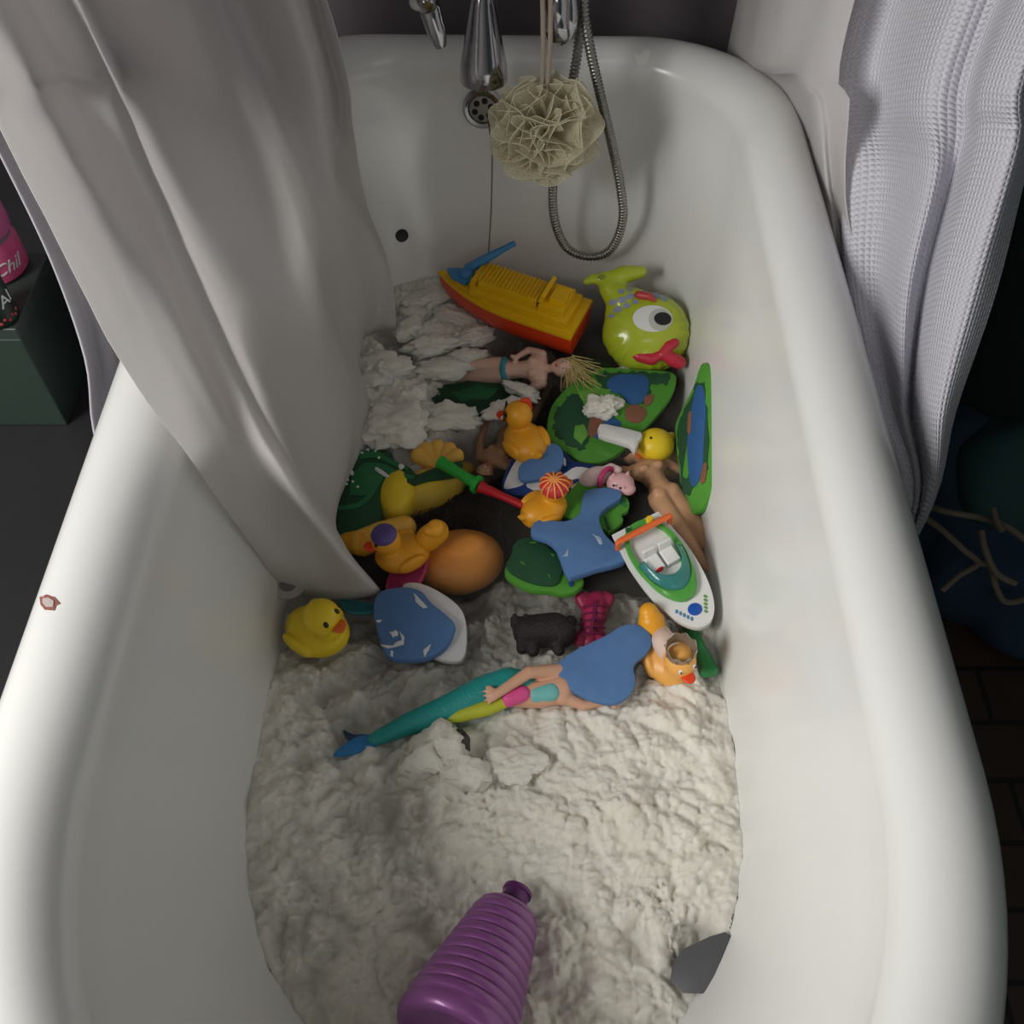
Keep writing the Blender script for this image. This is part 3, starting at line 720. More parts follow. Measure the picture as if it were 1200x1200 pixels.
# ---------------------------------------------------------------- toy materials
def toy(name, c, rough=.38, **k): return mat(name, c, rough, var=.03, vscale=25, bump=.04, bscale=120, **k)
def foam_m(name, c): return mat(name, c, .72, var=.05, vscale=60, bump=.18, bscale=700)
YEL = toy('yellow_rubber', (.86, .62, .02)); ORA = toy('orange_rubber', (.86, .38, .02)); PEACH = toy('peach_rubber', (.88, .44, .10)); BILL = toy('bill_orange', (.85, .18, .03))
WHITE = toy('white_plastic', (.80, .80, .78)); BLACK = toy('black_paint', (.012, .012, .012)); RED = toy('red_plastic', (.55, .02, .02)); REDOR = toy('hull_red', (.80, .06, .01))
BOATY = toy('boat_yellow', (.85, .50, .005)); FBLUE = foam_m('foam_blue', (.10, .22, .46)); FWHITE = foam_m('foam_white', (.78, .77, .76)); FGREEN = foam_m('foam_green', (.09, .34, .035))
FDGREEN = foam_m('foam_dark_green', (.018, .085, .035)); FLAKE = foam_m('foam_lake', (.03, .12, .32)); FBROWN = foam_m('foam_brown', (.26, .11, .06)); FMID = foam_m('foam_mid_green', (.03, .20, .07)); FNAVY = foam_m('foam_navy', (.02, .06, .25))
SKIN = toy('doll_skin', (.72, .40, .26), .42); TAN = toy('doll_tan', (.62, .34, .18), .42); PINKSKIN = toy('doll_pale', (.74, .47, .36), .42)
# ---------------------------------------------------------------- ducks
def duck(label, px, py, dz, size, head, pitch=0, roll=0, body=YEL, bill=BILL, hat=None, eyes=True, group=None, headtilt=(0, 0), look=0, tail=True):
    M = Matrix.Translation(P(px, py, WL+dz)) @ Euler((0, 0, math.radians(head))).to_matrix().to_4x4() @ Matrix.Rotation(math.radians(-pitch), 4, 'Y') @ Matrix.Rotation(math.radians(roll), 4, 'X') @ Matrix.Scale(size, 4)
    r = thing('rubber_duck', label, 'rubber duck', M, group)
    mb = MB(); mb.ell((0, 0, .24), (.44, .34, .25)); mb.ell((-.12, 0, .30), (.30, .27, .20)); mb.limb([(-.28, 0, .30), (-.42, 0, .38), (-.49, 0, .45)] if tail else [(-.28, 0, .26), (-.36, 0, .28), (-.40, 0, .30)], [.15, .07, .03] if tail else [.15, .10, .06]); mb.ell((.24, 0, .42), (.18, .18, .18))
    for s in (-1, 1): mb.ell((-.06, s*.30, .30), (.24, .07, .14), Euler((0, .25, s*.12)))
    mb.ell((.26, 0, .66), (.235, .225, .225))
    b = mb.organic('body', body, r, .02, 5)
    hc = Vector((.26, 0, .66)); R = Matrix.Rotation(math.radians(look), 4, 'Z')
    def H(p): return hc + R @ (Vector(p)-hc)
    m = MB(); m.ell(H((.50, 0, .61)), (.12, .10, .035), Euler((0, -.15, math.radians(look)))); m.ell(H((.48, 0, .575)), (.10, .085, .03), Euler((0, .12, math.radians(look)))); m.ell(H((.46, 0, .60)), (.06, .07, .05))
    m.organic('bill', bill, r, .011, 3)
    if eyes:
        for s in (-1, 1):
            m = MB(); m.ell(H((.445, s*.105, .735)), (.024, .030, .040), Euler((0, -.4, math.radians(look)+s*.5))); e = m.build('eye', BLACK if eyes is True else WHITE, r)
            if eyes == 'white': MB().ell(H((.462, s*.108, .737)), (.014, .016, .022)).build('pupil', BLACK, e)
    return r, H
duck('bright yellow rubber duck with orange bill beside the left tub wall under the liner', 380, 753, -.012, .092, -30, 14, 0, YEL, tail=False)
# duck with a purple cap
r, H = duck('orange rubber duck with a round purple cap left of centre', 472, 660, -.010, .076, -158, 6, 4, ORA, REDOR, look=0)
m = MB(); m.ell((.29, 0, .80), (.20, .20, .13), Euler((0, .15, 0))); m.organic('cap', toy('cap_purple', (.10, .07, .26)), r, .012, 2)
m = MB(); m.limb([(-.42, 0, .44), (-.55, .02, .58), (-.52, .06, .70), (-.40, .10, .74)], [.20, .19, .15, .09]); m.organic('tail_curl', ORA, r, .014, 3)
# orange duck between the blonde doll and the map
r, H = duck('deep orange rubber duck in glasses and red scarf left of the round map', 616, 530, -.014, .080, 118, 0, 0, ORA, REDOR, look=55)
m = MB()
for s in (-1, 1): m.tube([H((.47, s*.11+.07*math.cos(a), .72+.07*math.sin(a))) for a in [2*PI*i/16 for i in range(17)]], .014, 8)
m.build('glasses', BLACK, r)
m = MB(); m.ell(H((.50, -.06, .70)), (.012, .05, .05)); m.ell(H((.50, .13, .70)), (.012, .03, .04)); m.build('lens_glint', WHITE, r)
m = MB(); m.limb([H((.10, -.16, .66)), H((.14, -.2, .78)), H((.22, -.10, .90))], [.05, .06, .03]); m.organic('scarf', REDOR, r, .014, 2)
# helmet duck
r, H = duck('small orange rubber duck with a red and yellow ribbed helmet above the blue foam', 638, 606, -.006, .070, 32, 6, 0, ORA, BILL)
m = MB(); m.ell((.26, 0, .76), (.25, .25, .19)); m.organic('helmet', toy('helmet_red', (.65, .04, .05)), r, .016, 2)
m = MB()
for k in range(6):
    a = k*PI/6; m.tube([Vector((.26+.262*math.cos(t)*math.cos(a), .262*math.cos(t)*math.sin(a), .76+.20*math.sin(t))) for t in [PI*i/14 for i in range(15)]], .017, 6)
m.build('helmet_stripes', toy('stripe_orange', (.9, .35, .08)), r)
# crown duck
r, H = duck('peach rubber duck wearing a jagged silver crown by the white speedboat bow', 779, 782, -.016, .078, -66, 0, 0, PEACH, REDOR, eyes='white')
m = MB(); n = 40; rg = []
for (rr, z0, sp) in ((.19, .80, 0), (.20, .87, 0), (.215, .93, .09), (.205, .93, .09), (.185, .87, 0), (.175, .80, 0)):
    rg.append([Vector((.22+rr*math.cos(2*PI*j/n), rr*math.sin(2*PI*j/n), z0+sp*abs(((j*8/n) % 1)*2-1))) for j in range(n)])
m.loft(rg, False, False); m.build('crown', mat('crown_silver', (.42, .38, .33), .35, .7, bump=.3, bscale=80), r)
m = MB()
for k in range(8): a = 2*PI*k/8; m.ell((.22+.212*math.cos(a), .212*math.sin(a), .88), (.02, .02, .02), None, 8, 6)
m.build('crown_beads', toy('bead_brown', (.3, .12, .06)), r)
m = MB(); m.limb([(-.02, .0, .48), (-.16, 0, .50), (-.30, .05, .44)], [.17, .18, .14]); m.organic('cape', toy('cape_pale', (.74, .55, .46), .6), r, .016, 4)
m = MB(); m.limb([(-.36, 0, .40), (-.52, .0, .50), (-.62, 0, .60)], [.17, .19, .14]); m.organic('tail', ORA, r, .016, 4)
# sunk yellow duck right
r = thing('rubber_duck', 'small yellow rubber duck sunk to its head between round map and green oval', 'rubber duck', Matrix.Translation(P(768, 522, WL-.004)))
o0 = P(768, 522, WL-.004)
m = MB(); m.ell((0, 0, 0), (.0245, .0235, .022)); m.limb([(.012, .008, 0), (.022, .016, -.002)], [.012, .007]); m.ell((.006, -.004, -.035), (.034, .028, .022)); m.ell((.002, 0, -.018), (.015, .015, .012)); m.organic('body', YEL, r, .0014, 3)
m = MB(); m.ell((-.0085, -.0045, .0205), (.0018, .0018, .0014)); m.build('eye', BLACK, r)
m = MB(); m.ell((-.022, -.012, -.006), (.008, .007, .003), Euler((0, .6, .5))); m.build('bill', BILL, r)
# overturned large ones
def blob(name, label, cat, items, m, z=0, voxel=.002, origin=None, sm=6):
    """items: (px,py,dz,(rx,ry,rz) metres,rotz)"""
    o0 = origin or P(items[0][0], items[0][1], WL+z)
    mb = MB()
    for px, py, dz, rr, rz in items: mb.ell(P(px, py, WL+z+dz)-o0, rr, Euler((0, 0, rz)))
    o = mb.organic(name, m, None, voxel, sm); o.location = o0; return tag(o, label, cat)
r = thing('rubber_duck', 'large orange rubber duck lying upside down, mostly sunk below the purple-capped duck', 'rubber duck', Matrix.Translation(P(538, 660, WL-.03)))
o0 = P(538, 660, WL-.03)
m = MB(); m.ell((0, .002, 0), (.056, .044, .030), Euler((0, 0, .2))); m.ell((.006, .006, .012), (.036, .026, .022), Euler((0, 0, .35))); b = m.organic('body', toy('sunk_orange', (.90, .36, .07)), r, .002, 4)
m = MB(); m.ell((-.045, -.022, -.04), (.03, .03, .03)); m.build('head', toy('sunk_orange', (.9, .4, .1)), r)
m = MB(); m.ell((-.073, -.036, -.046), (.014, .011, .005)); m.build('bill', BILL, r)
r = thing('rubber_duck', 'large yellow rubber duck tipped on its side underwater beside the dark green foam toy', 'rubber duck', Matrix.Translation(P(475, 590, WL-.02)))
o0 = P(475, 590, WL-.02)
m = MB(); m.ell(P(466, 582, WL-.016)-o0, (.027, .042, .028), Euler((0, 0, -.15))); b = m.organic('head', YEL, r, .002, 4)
m = MB(); m.ell(P(505, 575, WL-.026)-o0, (.050, .031, .030), Euler((0, 0, .55))); m.ell(P(530, 560, WL-.035)-o0, (.035, .02, .018), Euler((0, 0, .5))); m.organic('body', toy('yellow_sunk', (.85, .58, .05)), r, .002, 5)
m = MB(); m.ell(P(462, 604, WL-.012)-o0, (.014, .012, .006)); m.build('bill', ORA, r)
# long yellow toy
r = thing('toy_banana', 'blunt yellow rubber toy with an orange tip, half sunk left of the purple-capped duck', 'toy', Matrix.Translation(P(425, 632, WL-.004)))
o0 = P(425, 632, WL-.004)
m = MB(); m.limb([P(474, 618, WL-.01)-o0, P(448, 628, WL+.002)-o0, P(424, 636, WL+.003)-o0], [.015, .018, .0165]); m.organic('body', toy('yellow_orange', (.88, .50, .06)), r, .0015, 5)
m = MB(); m.limb([P(426, 636, WL+.003)-o0, P(408, 636, WL)-o0], [.0168, .013]); m.organic('tip', ORA, r, .0014, 4)
# yellow shell toy
r = thing('shell_toy', 'orange-yellow scalloped shell toy above the green stick handle', 'toy', Matrix.Translation(P(512, 545, WL-.004)))
o0 = P(512, 545, WL-.004); m = MB()
for k in range(5):
    a = math.radians(160-35*k); m.limb([Vector((0, -.004, 0)), Vector((.026*math.cos(a), .022*math.sin(a)+.004, .004))], [.008, .0105])
m.organic('shell', toy('shell_yellow', (.86, .48, .08)), r, .0012, 3)
MB().limb([(-.012, -.008, 0), (.012, -.010, 0)], [.006, .006]).organic('hinge', toy('shell_brown', (.6, .25, .05)), r, .0012, 3)
# ---------------------------------------------------------------- flat foam pieces
def plane_frame(px, py, dz, n=Vector((0, 0, 1)), xdir=Vector((1, 0, 0))):
    o = P(px, py, WL+dz); n = n.normalized(); x = (xdir-n*xdir.dot(n)).normalized(); y = n.cross(x)
    return o, x, y, n
def outline(pxpts, fr, sub=3):
    o, x, y, n = fr; q = []
    for p in pxpts:
        w = PP(p[0], p[1], o, n)-o; q.append(Vector((w.dot(x), w.dot(y))))
    return smooth_poly(q, sub) if sub > 1 else q
def cc(pts, s, ox, oy): return [(ox+p[0]/s, oy+p[1]/s) for p in pts]
def foam(name, label, cat, pts, dz, th, m, n=Vector((0, 0, 1)), prints=(), sub=3, wob=0, group=None):
    cx = sum(p[0] for p in pts)/len(pts); cy = sum(p[1] for p in pts)/len(pts)
    fr = plane_frame(cx, cy, dz, n); o, x, y, nn = fr
    M = Matrix.Translation(o) @ Matrix((x, y, nn)).transposed().to_4x4()
    ol = outline(pts, fr, sub)
    zf = (lambda a, b: wob*noise.noise(Vector((a*14, b*14, 1.5)))) if wob else None
    if not prints:
        ob = MB().prism(ol, -th, 0, th*.22, zf).build(name, m, None, True); ob.matrix_world = M; return tag(ob, label, cat, group)
    r = thing(name, label, cat, M, group)
    MB().prism(ol, -th, 0, th*.22, zf).build('foam_base', m, r)
    for pr in prints:
        nm, pp, mm = pr[:3]; h = pr[3] if len(pr) > 3 else .0008; sb = pr[4] if len(pr) > 4 else 1
        MB().prism(outline(pp, fr, sb), -.0005, h, h*.3, zf).build(nm, mm, r, lab=None)
    return r
def jag(pts, k=4, a=2.2, seed=1):
    rr = random.Random(seed); q = []
    for i in range(len(pts)):
        p, s = pts[i], pts[(i+1) % len(pts)]
        for j in range(k):
            t = j/k; q.append((p[0]+(s[0]-p[0])*t+rr.uniform(-a, a), p[1]+(s[1]-p[1])*t+rr.uniform(-a, a)))
    return q
def specks(c, w, h, n, seed, m=None):
    return []
c5 = lambda pts: cc(pts, 4, 560, 480)
c3 = lambda pts: cc(pts, 3.3333, 500, 280)
c4 = lambda pts: cc(pts, 4, 320, 480)
# round printed map
m1 = c3([(470, 760), (475, 690), (500, 630), (560, 570), (640, 520), (700, 500), (780, 505), (850, 508), (960, 520), (975, 560), (950, 625), (900, 690), (850, 745), (780, 815), (700, 865), (620, 872), (540, 830), (490, 795)])
foam('foam_map', 'round green foam map piece with blue lake and brown paths in the centre back', 'foam toy', m1, .004, .011, FGREEN, Vector((0, -.10, 1)), [
    ('forest_print', jag(c3([(505, 770), (490, 700), (520, 650), (560, 610), (630, 590), (670, 640), (640, 690), (640, 760), (610, 830), (560, 810)]), 7, 2.4, 3), FDGREEN),
    ('forest_print', jag(c3([(660, 540), (700, 520), (800, 520), (900, 525), (955, 530), (940, 570), (880, 570), (860, 640), (800, 660), (760, 600), (700, 590)]), 6, 2.0, 4), FDGREEN),
    ('lake_print', c3([(705, 560), (740, 535), (800, 530), (860, 540), (865, 590), (840, 640), (790, 645), (760, 610), (715, 595)]), FLAKE, .0012, 3),
    ('lake_print', c3([(660, 700), (700, 690), (760, 720), (720, 770), (660, 780), (640, 740)]), FLAKE, .0012, 3),
    ('path_print', c3([(640, 700), (680, 690), (690, 720), (660, 770), (630, 765)]), FBROWN, .0014, 3),
    ('path_print', c3([(780, 660), (830, 650), (860, 680), (830, 720), (780, 705)]), FBROWN, .0014, 3),
    ('path_print', c3([(850, 620), (885, 610), (880, 640), (855, 655)]), FBROWN, .0016, 3),
    ('bush_print', jag(c3([(580, 730), (615, 725), (630, 770), (605, 805), (575, 780)]), 3, .6, 5), foam_m('foam_light_green', (.15, .42, .06)), .0016),
    ('bush_print', jag(c3([(590, 600), (660, 580), (720, 590), (690, 640), (620, 660)]), 3, .8, 6), foam_m('foam_light_green', (.15, .42, .06)), .0016)])
foam('foam_map', 'very dark green printed foam corner beneath the round map near the doll', 'foam toy', c3([(530, 540), (560, 490), (640, 462), (700, 470), (720, 510), (640, 540), (560, 580)]), -.010, .010, FDGREEN, prints=[
    ('leaf_print', c3([(545, 535), (555, 528), (560, 540), (550, 548)]), FGREEN), ('leaf_print', c3([(600, 490), (625, 482), (640, 492), (615, 500)]), FGREEN)])
# oval map leaning on the right wall
ov = c3([(1068, 490), (1098, 492), (1113, 560), (1118, 650), (1138, 780), (1133, 920), (1100, 1010), (1062, 1068), (1020, 1068), (988, 1020), (985, 900), (964, 750), (985, 680), (1035, 580)])
foam('foam_map', 'long oval green foam map with blue middle leaning on the right tub wall', 'foam toy', ov, .036, .009, FGREEN, Vector((-.88, -.10, .46)), [
    ('forest_print', jag(c3([(1050, 560), (1030, 620), (990, 700), (975, 760), (992, 880), (1000, 1000), (1030, 1000), (1060, 950), (1100, 900), (1105, 760), (1090, 640), (1080, 560)]), 5, 1.2, 8), FDGREEN),
    ('lake_print', c3([(1062, 570), (1080, 590), (1090, 680), (1085, 800), (1080, 900), (1050, 970), (1030, 930), (1022, 800), (1030, 680), (1045, 600)]), FLAKE, .0013, 3),
    ('path_print', c3([(1022, 680), (1034, 680), (1032, 760), (1020, 750)]), FBROWN, .0017, 2), ('path_print', c3([(1085, 880), (1098, 880), (1090, 950), (1072, 950)]), FBROWN, .0017, 2)], wob=.003)
# whale piece with blue blob
foam('foam_whale', 'white and dark blue foam whale piece left of the round map', 'foam toy', c5([(112, 362), (138, 270), (175, 208), (240, 175), (310, 160), (400, 190), (450, 240), (540, 255), (600, 285), (570, 330), (470, 330), (430, 370), (300, 402), (180, 400)]), .000, .009, FNAVY, prints=[
    ('white_print', c5([(122, 362), (150, 290), (190, 230), (250, 205), (262, 222), (205, 262), (192, 320), (215, 350), (150, 372)]), FWHITE, .0010, 3),
    ('white_print', c5([(225, 352), (330, 325), (400, 305), (460, 270), (540, 285), (500, 318), (440, 330), (400, 360), (290, 385)]), FWHITE, .0010, 3),
    ('white_print', c5([(398, 225), (412, 235), (412, 262), (402, 262)]), FWHITE, .0010, 2)])
foam('foam_piece', 'small rounded blue foam piece lying on the white and blue whale piece', 'foam toy', c5([(190, 300), (200, 255), (250, 222), (278, 190), (310, 160), (355, 155), (395, 185), (400, 240), (372, 288), (310, 318), (215, 330)]), .012, .008, FBLUE)
# green lily under the blue piece
foam('foam_leaf', 'bright green foam leaf piece partly under the blue winged foam', 'foam toy', c5([(395, 450), (400, 420), (480, 325), (540, 318), (590, 350), (700, 410), (705, 470), (675, 490), (680, 525), (620, 575), (590, 560), (500, 520), (400, 500)]), .006, .009, FGREEN, prints=[
    ('vein_print', c5([(590, 500), (600, 505), (620, 560), (608, 565)]), FDGREEN), ('shade_print', c5([(640, 380), (690, 410), (695, 460), (650, 430)]), FMID)])
foam('foam_piece', 'large blue foam piece with two horned corners left of the speedboat', 'foam toy', c5([(500, 378), (560, 362), (645, 361), (672, 378), (668, 415), (620, 445), (578, 480), (572, 520), (600, 585), (685, 672), (684, 712), (560, 745), (450, 782), (428, 780), (405, 745), (370, 650), (320, 605), (258, 585), (250, 545), (285, 512), (380, 520), (430, 515), (475, 485), (488, 430)]), .022, .012, FBLUE, Vector((.02, .06, 1)), wob=.002, sub=2, prints=[
    ('stain', jag(c5([(535, 580), (550, 590), (575, 600), (585, 630), (565, 630), (560, 610)]), 2, .7, 2), foam_m('soap_film', (.42, .52, .66)), .0004), ('stain', jag(c5([(395, 690), (410, 680), (425, 655), (420, 690)]), 2, .6, 3), foam_m('soap_film', (.42, .52, .66)), .0004)])
# dark green turtle
foam('foam_turtle', 'dark green foam turtle with a bright green edge and curved marks', 'foam toy', c5([(128, 740), (150, 690), (190, 640), (260, 625), (380, 690), (425, 765), (488, 785), (494, 812), (460, 850), (400, 862), (340, 850), (240, 840), (140, 785)]), .008, .011, FGREEN, Vector((0, .05, 1)), [
    ('shell', c5([(132, 735), (160, 680), (165, 645), (205, 612), (260, 612), (340, 660), (405, 730), (385, 790), (370, 825), (320, 832), (240, 815), (160, 775)]), FDGREEN, .004, 3),
    ('eye', c5([(425, 812), (438, 802), (450, 812), (448, 828), (432, 830)]), FNAVY, .0015, 3)]+
    [('scale_mark', c5(q), FGREEN, .0048, 2) for q in ([(240, 636), (258, 628), (275, 636), (260, 635)], [(338, 685), (355, 685), (358, 700), (350, 695)], [(198, 722), (215, 722), (222, 742), (212, 735)], [(325, 780), (338, 785), (335, 802), (331, 792)])])
# dark green toy at the liner
cr = foam('foam_frog', 'dark green foam frog with white dots at the edge of the liner', 'foam toy', c4([(282, 560), (274, 440), (300, 385), (335, 320), (362, 262), (400, 208), (440, 185), (500, 186), (548, 196), (572, 240), (640, 265), (672, 300), (720, 282), (780, 262), (880, 235), (876, 262), (860, 292), (760, 312), (660, 338), (600, 348), (530, 340), (500, 400), (505, 480), (470, 600), (400, 640), (310, 620)]), .006, .012, FDGREEN, Vector((-.1, .05, 1)), [
    ('limb_print', c4([(380, 300), (440, 250), (530, 260), (600, 300), (660, 310), (650, 325), (580, 320), (520, 320), (470, 400), (400, 460), (300, 470), (300, 455), (390, 440), (440, 400), (360, 400)]), FMID, .0012, 2),
    ('limb_print', c4([(372, 190), (440, 195), (500, 200), (560, 240), (640, 275), (600, 280), (540, 250), (470, 225), (400, 230)]), FMID, .0012, 2)]+
    [('white_dot', [(4*0+320+x/4+1.6*math.cos(a), 480+y/4+1.4*math.sin(a)) for a in [2*PI*i/10 for i in range(10)]], FWHITE, .0018) for x, y in ((445, 190), (480, 196), (497, 228), (418, 205), (350, 330), (345, 350), (375, 340), (398, 364))]+
    [('white_eye', c4([(478, 278), (492, 274), (545, 312), (548, 330), (530, 322), (485, 292)]), FWHITE, .002, 2), ('eye_ring', c4([(590, 262), (605, 258), (618, 270), (604, 282), (592, 280)]), FWHITE, .002, 2), ('eye_ring', c4([(365, 290), (378, 292), (378, 310), (362, 306)]), FWHITE, .002, 2)])
# blue rounded piece and the white piece below it
foam('foam_piece', 'white foam piece showing behind the rounded blue foam, left of centre', 'foam toy', [(470, 690), (486, 682), (510, 690), (536, 708), (546, 728), (546, 762), (536, 775), (505, 768), (480, 740)], .002, .009, FWHITE)
foam('foam_piece', 'pink foam piece under the purple-capped duck', 'foam toy', [(452, 692), (456, 672), (476, 660), (500, 650), (500, 664), (492, 682), (476, 690), (460, 698)], .000, .009, foam_m('foam_pink', (.62, .06, .20)))
foam('foam_piece', 'rounded blue foam piece with soap scum beside the yellow duck', 'foam toy', c4([(478, 880), (500, 850), (560, 832), (640, 828), (700, 850), (740, 900), (800, 950), (850, 1000), (848, 1040), (810, 1110), (720, 1165), (600, 1172), (545, 1160), (510, 1110), (478, 1000), (468, 930)]), .013, .011, FBLUE, Vector((0, 0, 1)), wob=.002, prints=[
    ('soap_scum', jag(c4([(500, 1100), (560, 1105), (600, 1080), (590, 1040), (620, 1070), (610, 1105), (560, 1120), (520, 1115)]), 2, 1, 5), FWHITE, .0005),
    ('soap_scum', jag(c4([(655, 855), (690, 885), (725, 925), (700, 930), (670, 900)]), 2, .8, 6), FWHITE, .0005), ('soap_scum', jag(c4([(705, 1130), (740, 1100), (735, 1125), (712, 1160)]), 2, .7, 7), FWHITE, .0005),
    ('soap_scum', jag(c4([(545, 1045), (580, 1035), (585, 1060), (560, 1070)]), 2, 1, 9), FWHITE, .0005), ('soap_scum', jag(c4([(480, 990), (510, 985), (500, 1000)]), 2, .8, 10), FWHITE, .0005), ('soap_scum', jag(c4([(550, 1130), (565, 1135), (562, 1160), (552, 1155)]), 2, .6, 11), FWHITE, .0005)])
c6 = lambda pts: cc(pts, 2.7273, 360, 680)
foam('foam_piece', 'pear-shaped blue foam piece over the mermaid doll at right of centre', 'foam toy', c6([(797, 268), (815, 250), (860, 220), (900, 200), (960, 170), (1000, 145), (1040, 137), (1085, 155), (1103, 195), (1085, 235), (1045, 270), (1050, 330), (1020, 375), (970, 394), (900, 378), (840, 345), (800, 300)]), .026, .010, FBLUE, Vector((.03, -.06, 1)), wob=.003)
foam('foam_piece', 'sunken dark green foam piece among the far cotton left of the orange duck', 'foam toy', [(492, 462), (500, 452), (540, 448), (560, 438), (590, 430), (612, 440), (600, 462), (590, 480), (560, 488), (530, 478)], -.012, .008, FDGREEN, prints=[('leaf_print', jag([(530, 460), (560, 452), (585, 456), (570, 468), (540, 470)], 2, 1.5, 3), FMID)])
foam('foam_piece', 'teal foam corner poking out beside the bright yellow duck', 'foam toy', [(398, 702), (420, 704), (440, 708), (438, 716), (418, 719), (404, 714)], .000, .006, foam_m('foam_teal', (.05, .30, .34)))
foam('plastic_sheet', 'dark grey flat plastic corner at the lower right tub wall', 'plastic sheet', [(800, 1112), (832, 1097), (850, 1092), (856, 1096), (846, 1120), (832, 1158), (826, 1164), (800, 1163), (785, 1150), (788, 1130)], .006, .003, toy('grey_sheet', (.11, .11, .115), .45), Vector((-.25, .05, 1)), sub=1)
# ---------------------------------------------------------------- yellow boat
pb, ps = P(514, 320, WL+.050), P(682, 376, WL+.040)
M = frame(ps, pb, Vector((0, .04, 1)), at=.5)
boat = thing('toy_boat', 'yellow toy boat with an orange-red hull and ribbed roof at the far end', 'toy boat', M)
def hullw(t):   # t 0 stern .. 1 bow
    return .192*(1-max(0, (t-.35)/.65)**2.3)
def section_ring(z, k, b=0, n=22, x0=-.5, x1=.5):
    L_, R_ = [], []
    for i in range(n+1):
        t = math.sin(PI/2*i/n); x = x0+(x1-b-x0)*t; w = hullw(t)*k; L_.append(Vector((x, w, z))); R_.append(Vector((x, -w, z)))
    return L_+R_[::-1][1:]
m = MB(); m.loft([section_ring(-.17, .7, .12), section_ring(-.15, .85, .06), section_ring(-.08, .98, .02), section_ring(-.005, 1.04)]); m.build('hull', REDOR, boat)
m = MB(); m.loft([section_ring(-.004, 1.03, -.008), section_ring(.014, 1.03, -.01), section_ring(.016, .98), section_ring(.016, .90, .05), section_ring(.03, .88, .06), section_ring(.032, .84, .08)]); m.build('deck', BOATY, boat)
def pr_(pts, z0, z1, b=.006): return MB().prism(pts, z0, z1, b)
pr_([(-.44, -.15), (.22, -.13), (.27, 0), (.22, .13), (-.44, .15)], .02, .075).build('lower_cabin', BOATY, boat)
m = pr_([(-.22, -.10), (.18, -.095), (.21, 0), (.18, .095), (-.22, .10)], .06, .13)
m.build('upper_cabin', BOATY, boat)
m = MB()
for k in range(15): m.box((-.19+k*.026, 0, .134), (.011, .185, .016))
m.build('roof_ribs', BOATY, boat, bev=.002)
m = MB(); m.prism([(-.40, -.12), (-.24, -.12), (-.24, .12), (-.40, .12)], .06, .125, .004); m.build('stern_cabin', BOATY, boat)
m = MB(); m.box((-.25, 0, .155), (.03, .20, .07), Euler((0, -.3, 0))); m.box((-.34, 0, .14), (.10, .14, .04)); m.build('bridge', BOATY, boat, bev=.003)
m = MB(); m.box((.22, 0, .09), (.035, .17, .07), Euler((0, -.4, 0))); m.build('windscreen', BOATY, boat, bev=.004)
CB = toy('cannon_blue', (.05, .24, .50))
cn = MB(); cn.prism([(.44, .0), (.38, .06), (.28, .075), (.24, .03), (.24, -.04), (.30, -.055), (.38, -.04)], .035, .065, .006)
cn.tube([(.31, -.03, .08), (.22, -.09, .15), (.12, -.16, .22), (.06, -.20, .26)], [.035, .03, .02, .017], 14, sub=4); cn.ell((.30, 0, .07), (.05, .05, .04))
cn.build('water_cannon', CB, boat, lab='blue water cannon on the bow')
# ---------------------------------------------------------------- inflatable fish
fc = P(757, 388, WL+.030); dep = (fc-CAM).dot(Vector((0, CP, -SP))); sc = dep/F
nz_ = Vector((0, -.62, .80)).normalized(); xx = Vector((1, 0, 0)); yy = nz_.cross(xx)
FM = Matrix.Translation(fc) @ Matrix((xx, yy, nz_)).transposed().to_4x4() @ Matrix.Scale(sc*50, 4)
fish = thing('inflatable_fish', 'lime green inflatable fish with a big white eye at the far right', 'inflatable toy', FM)
LIME = toy('lime_vinyl', (.46, .55, .03), .22, coat=.3)
m = MB(); m.ell((0, -.03, 0), (1.03, .93, .62), None, 48, 24); m.ell((-.35, .42, 0), (.62, .60, .40)); m.limb([(-.55, .65, 0), (-.85, .98, 0), (-.95, 1.22, 0)], [.40, .26, .19])
m.limb([(-.95, 1.18, 0), (-.5, 1.32, .0), (-.12, 1.38, 0)], [.19, .22, .15]); m.limb([(-.95, 1.18, 0), (-1.25, 1.22, 0), (-1.4, 1.15, 0)], [.13, .13, .09])
def crease(p):
    a = math.atan2(p.y+.03, p.x); rr = math.hypot(p.x, p.y+.03)
    if rr > .62 and p.y < .5: k = .022*min(1, (rr-.62)/.25)*math.sin(a*17+math.sin(a*5)*2); return Vector((p.x*(1-k*.5), p.y*(1-k*.5), p.z*(1-k*3)))
    return p
fb = m.organic('body', LIME, fish, .045, 6, fn=crease)
seam = MB().tube([Vector((1.035*math.cos(a), -.03+.935*math.sin(a), 0)) for a in [PI*(-.72)+PI*1.1*i/30 for i in range(31)]], .018, 6).build('seam', toy('seam_lime', (.30, .38, .03), .3), fish)
decal('eye_white', fb, circ(.08, .20, .46, .31, 28), WHITE, fish, off=.012)
decal('eye_iris', fb, circ(.24, .17, .26, .26, 24), toy('iris_grey', (.55, .55, .50)), fish, off=.020)
decal('pupil', fb, circ(.30, .19, .20, .15, 24), BLACK, fish, off=.030)
SCL = toy('scale_lilac', (.30, .34, .46)); k = 0
for ix, iy, s_ in [(-.80, .62, .09), (-.60, .66, .10), (-.42, .74, .10), (-.22, .78, .10), (-.70, .44, .10), (-.84, .30, .07), (-.50, .52, .09), (-.30, .60, .08), (.18, .78, .12), (.38, .70, .10), (.02, .86, .09), (-.62, .86, .08), (-.42, .92, .08)]:
    decal('scale_print', fb, circ(ix, iy, s_, s_*.75, 12), SCL, fish, off=.012, rings=3)
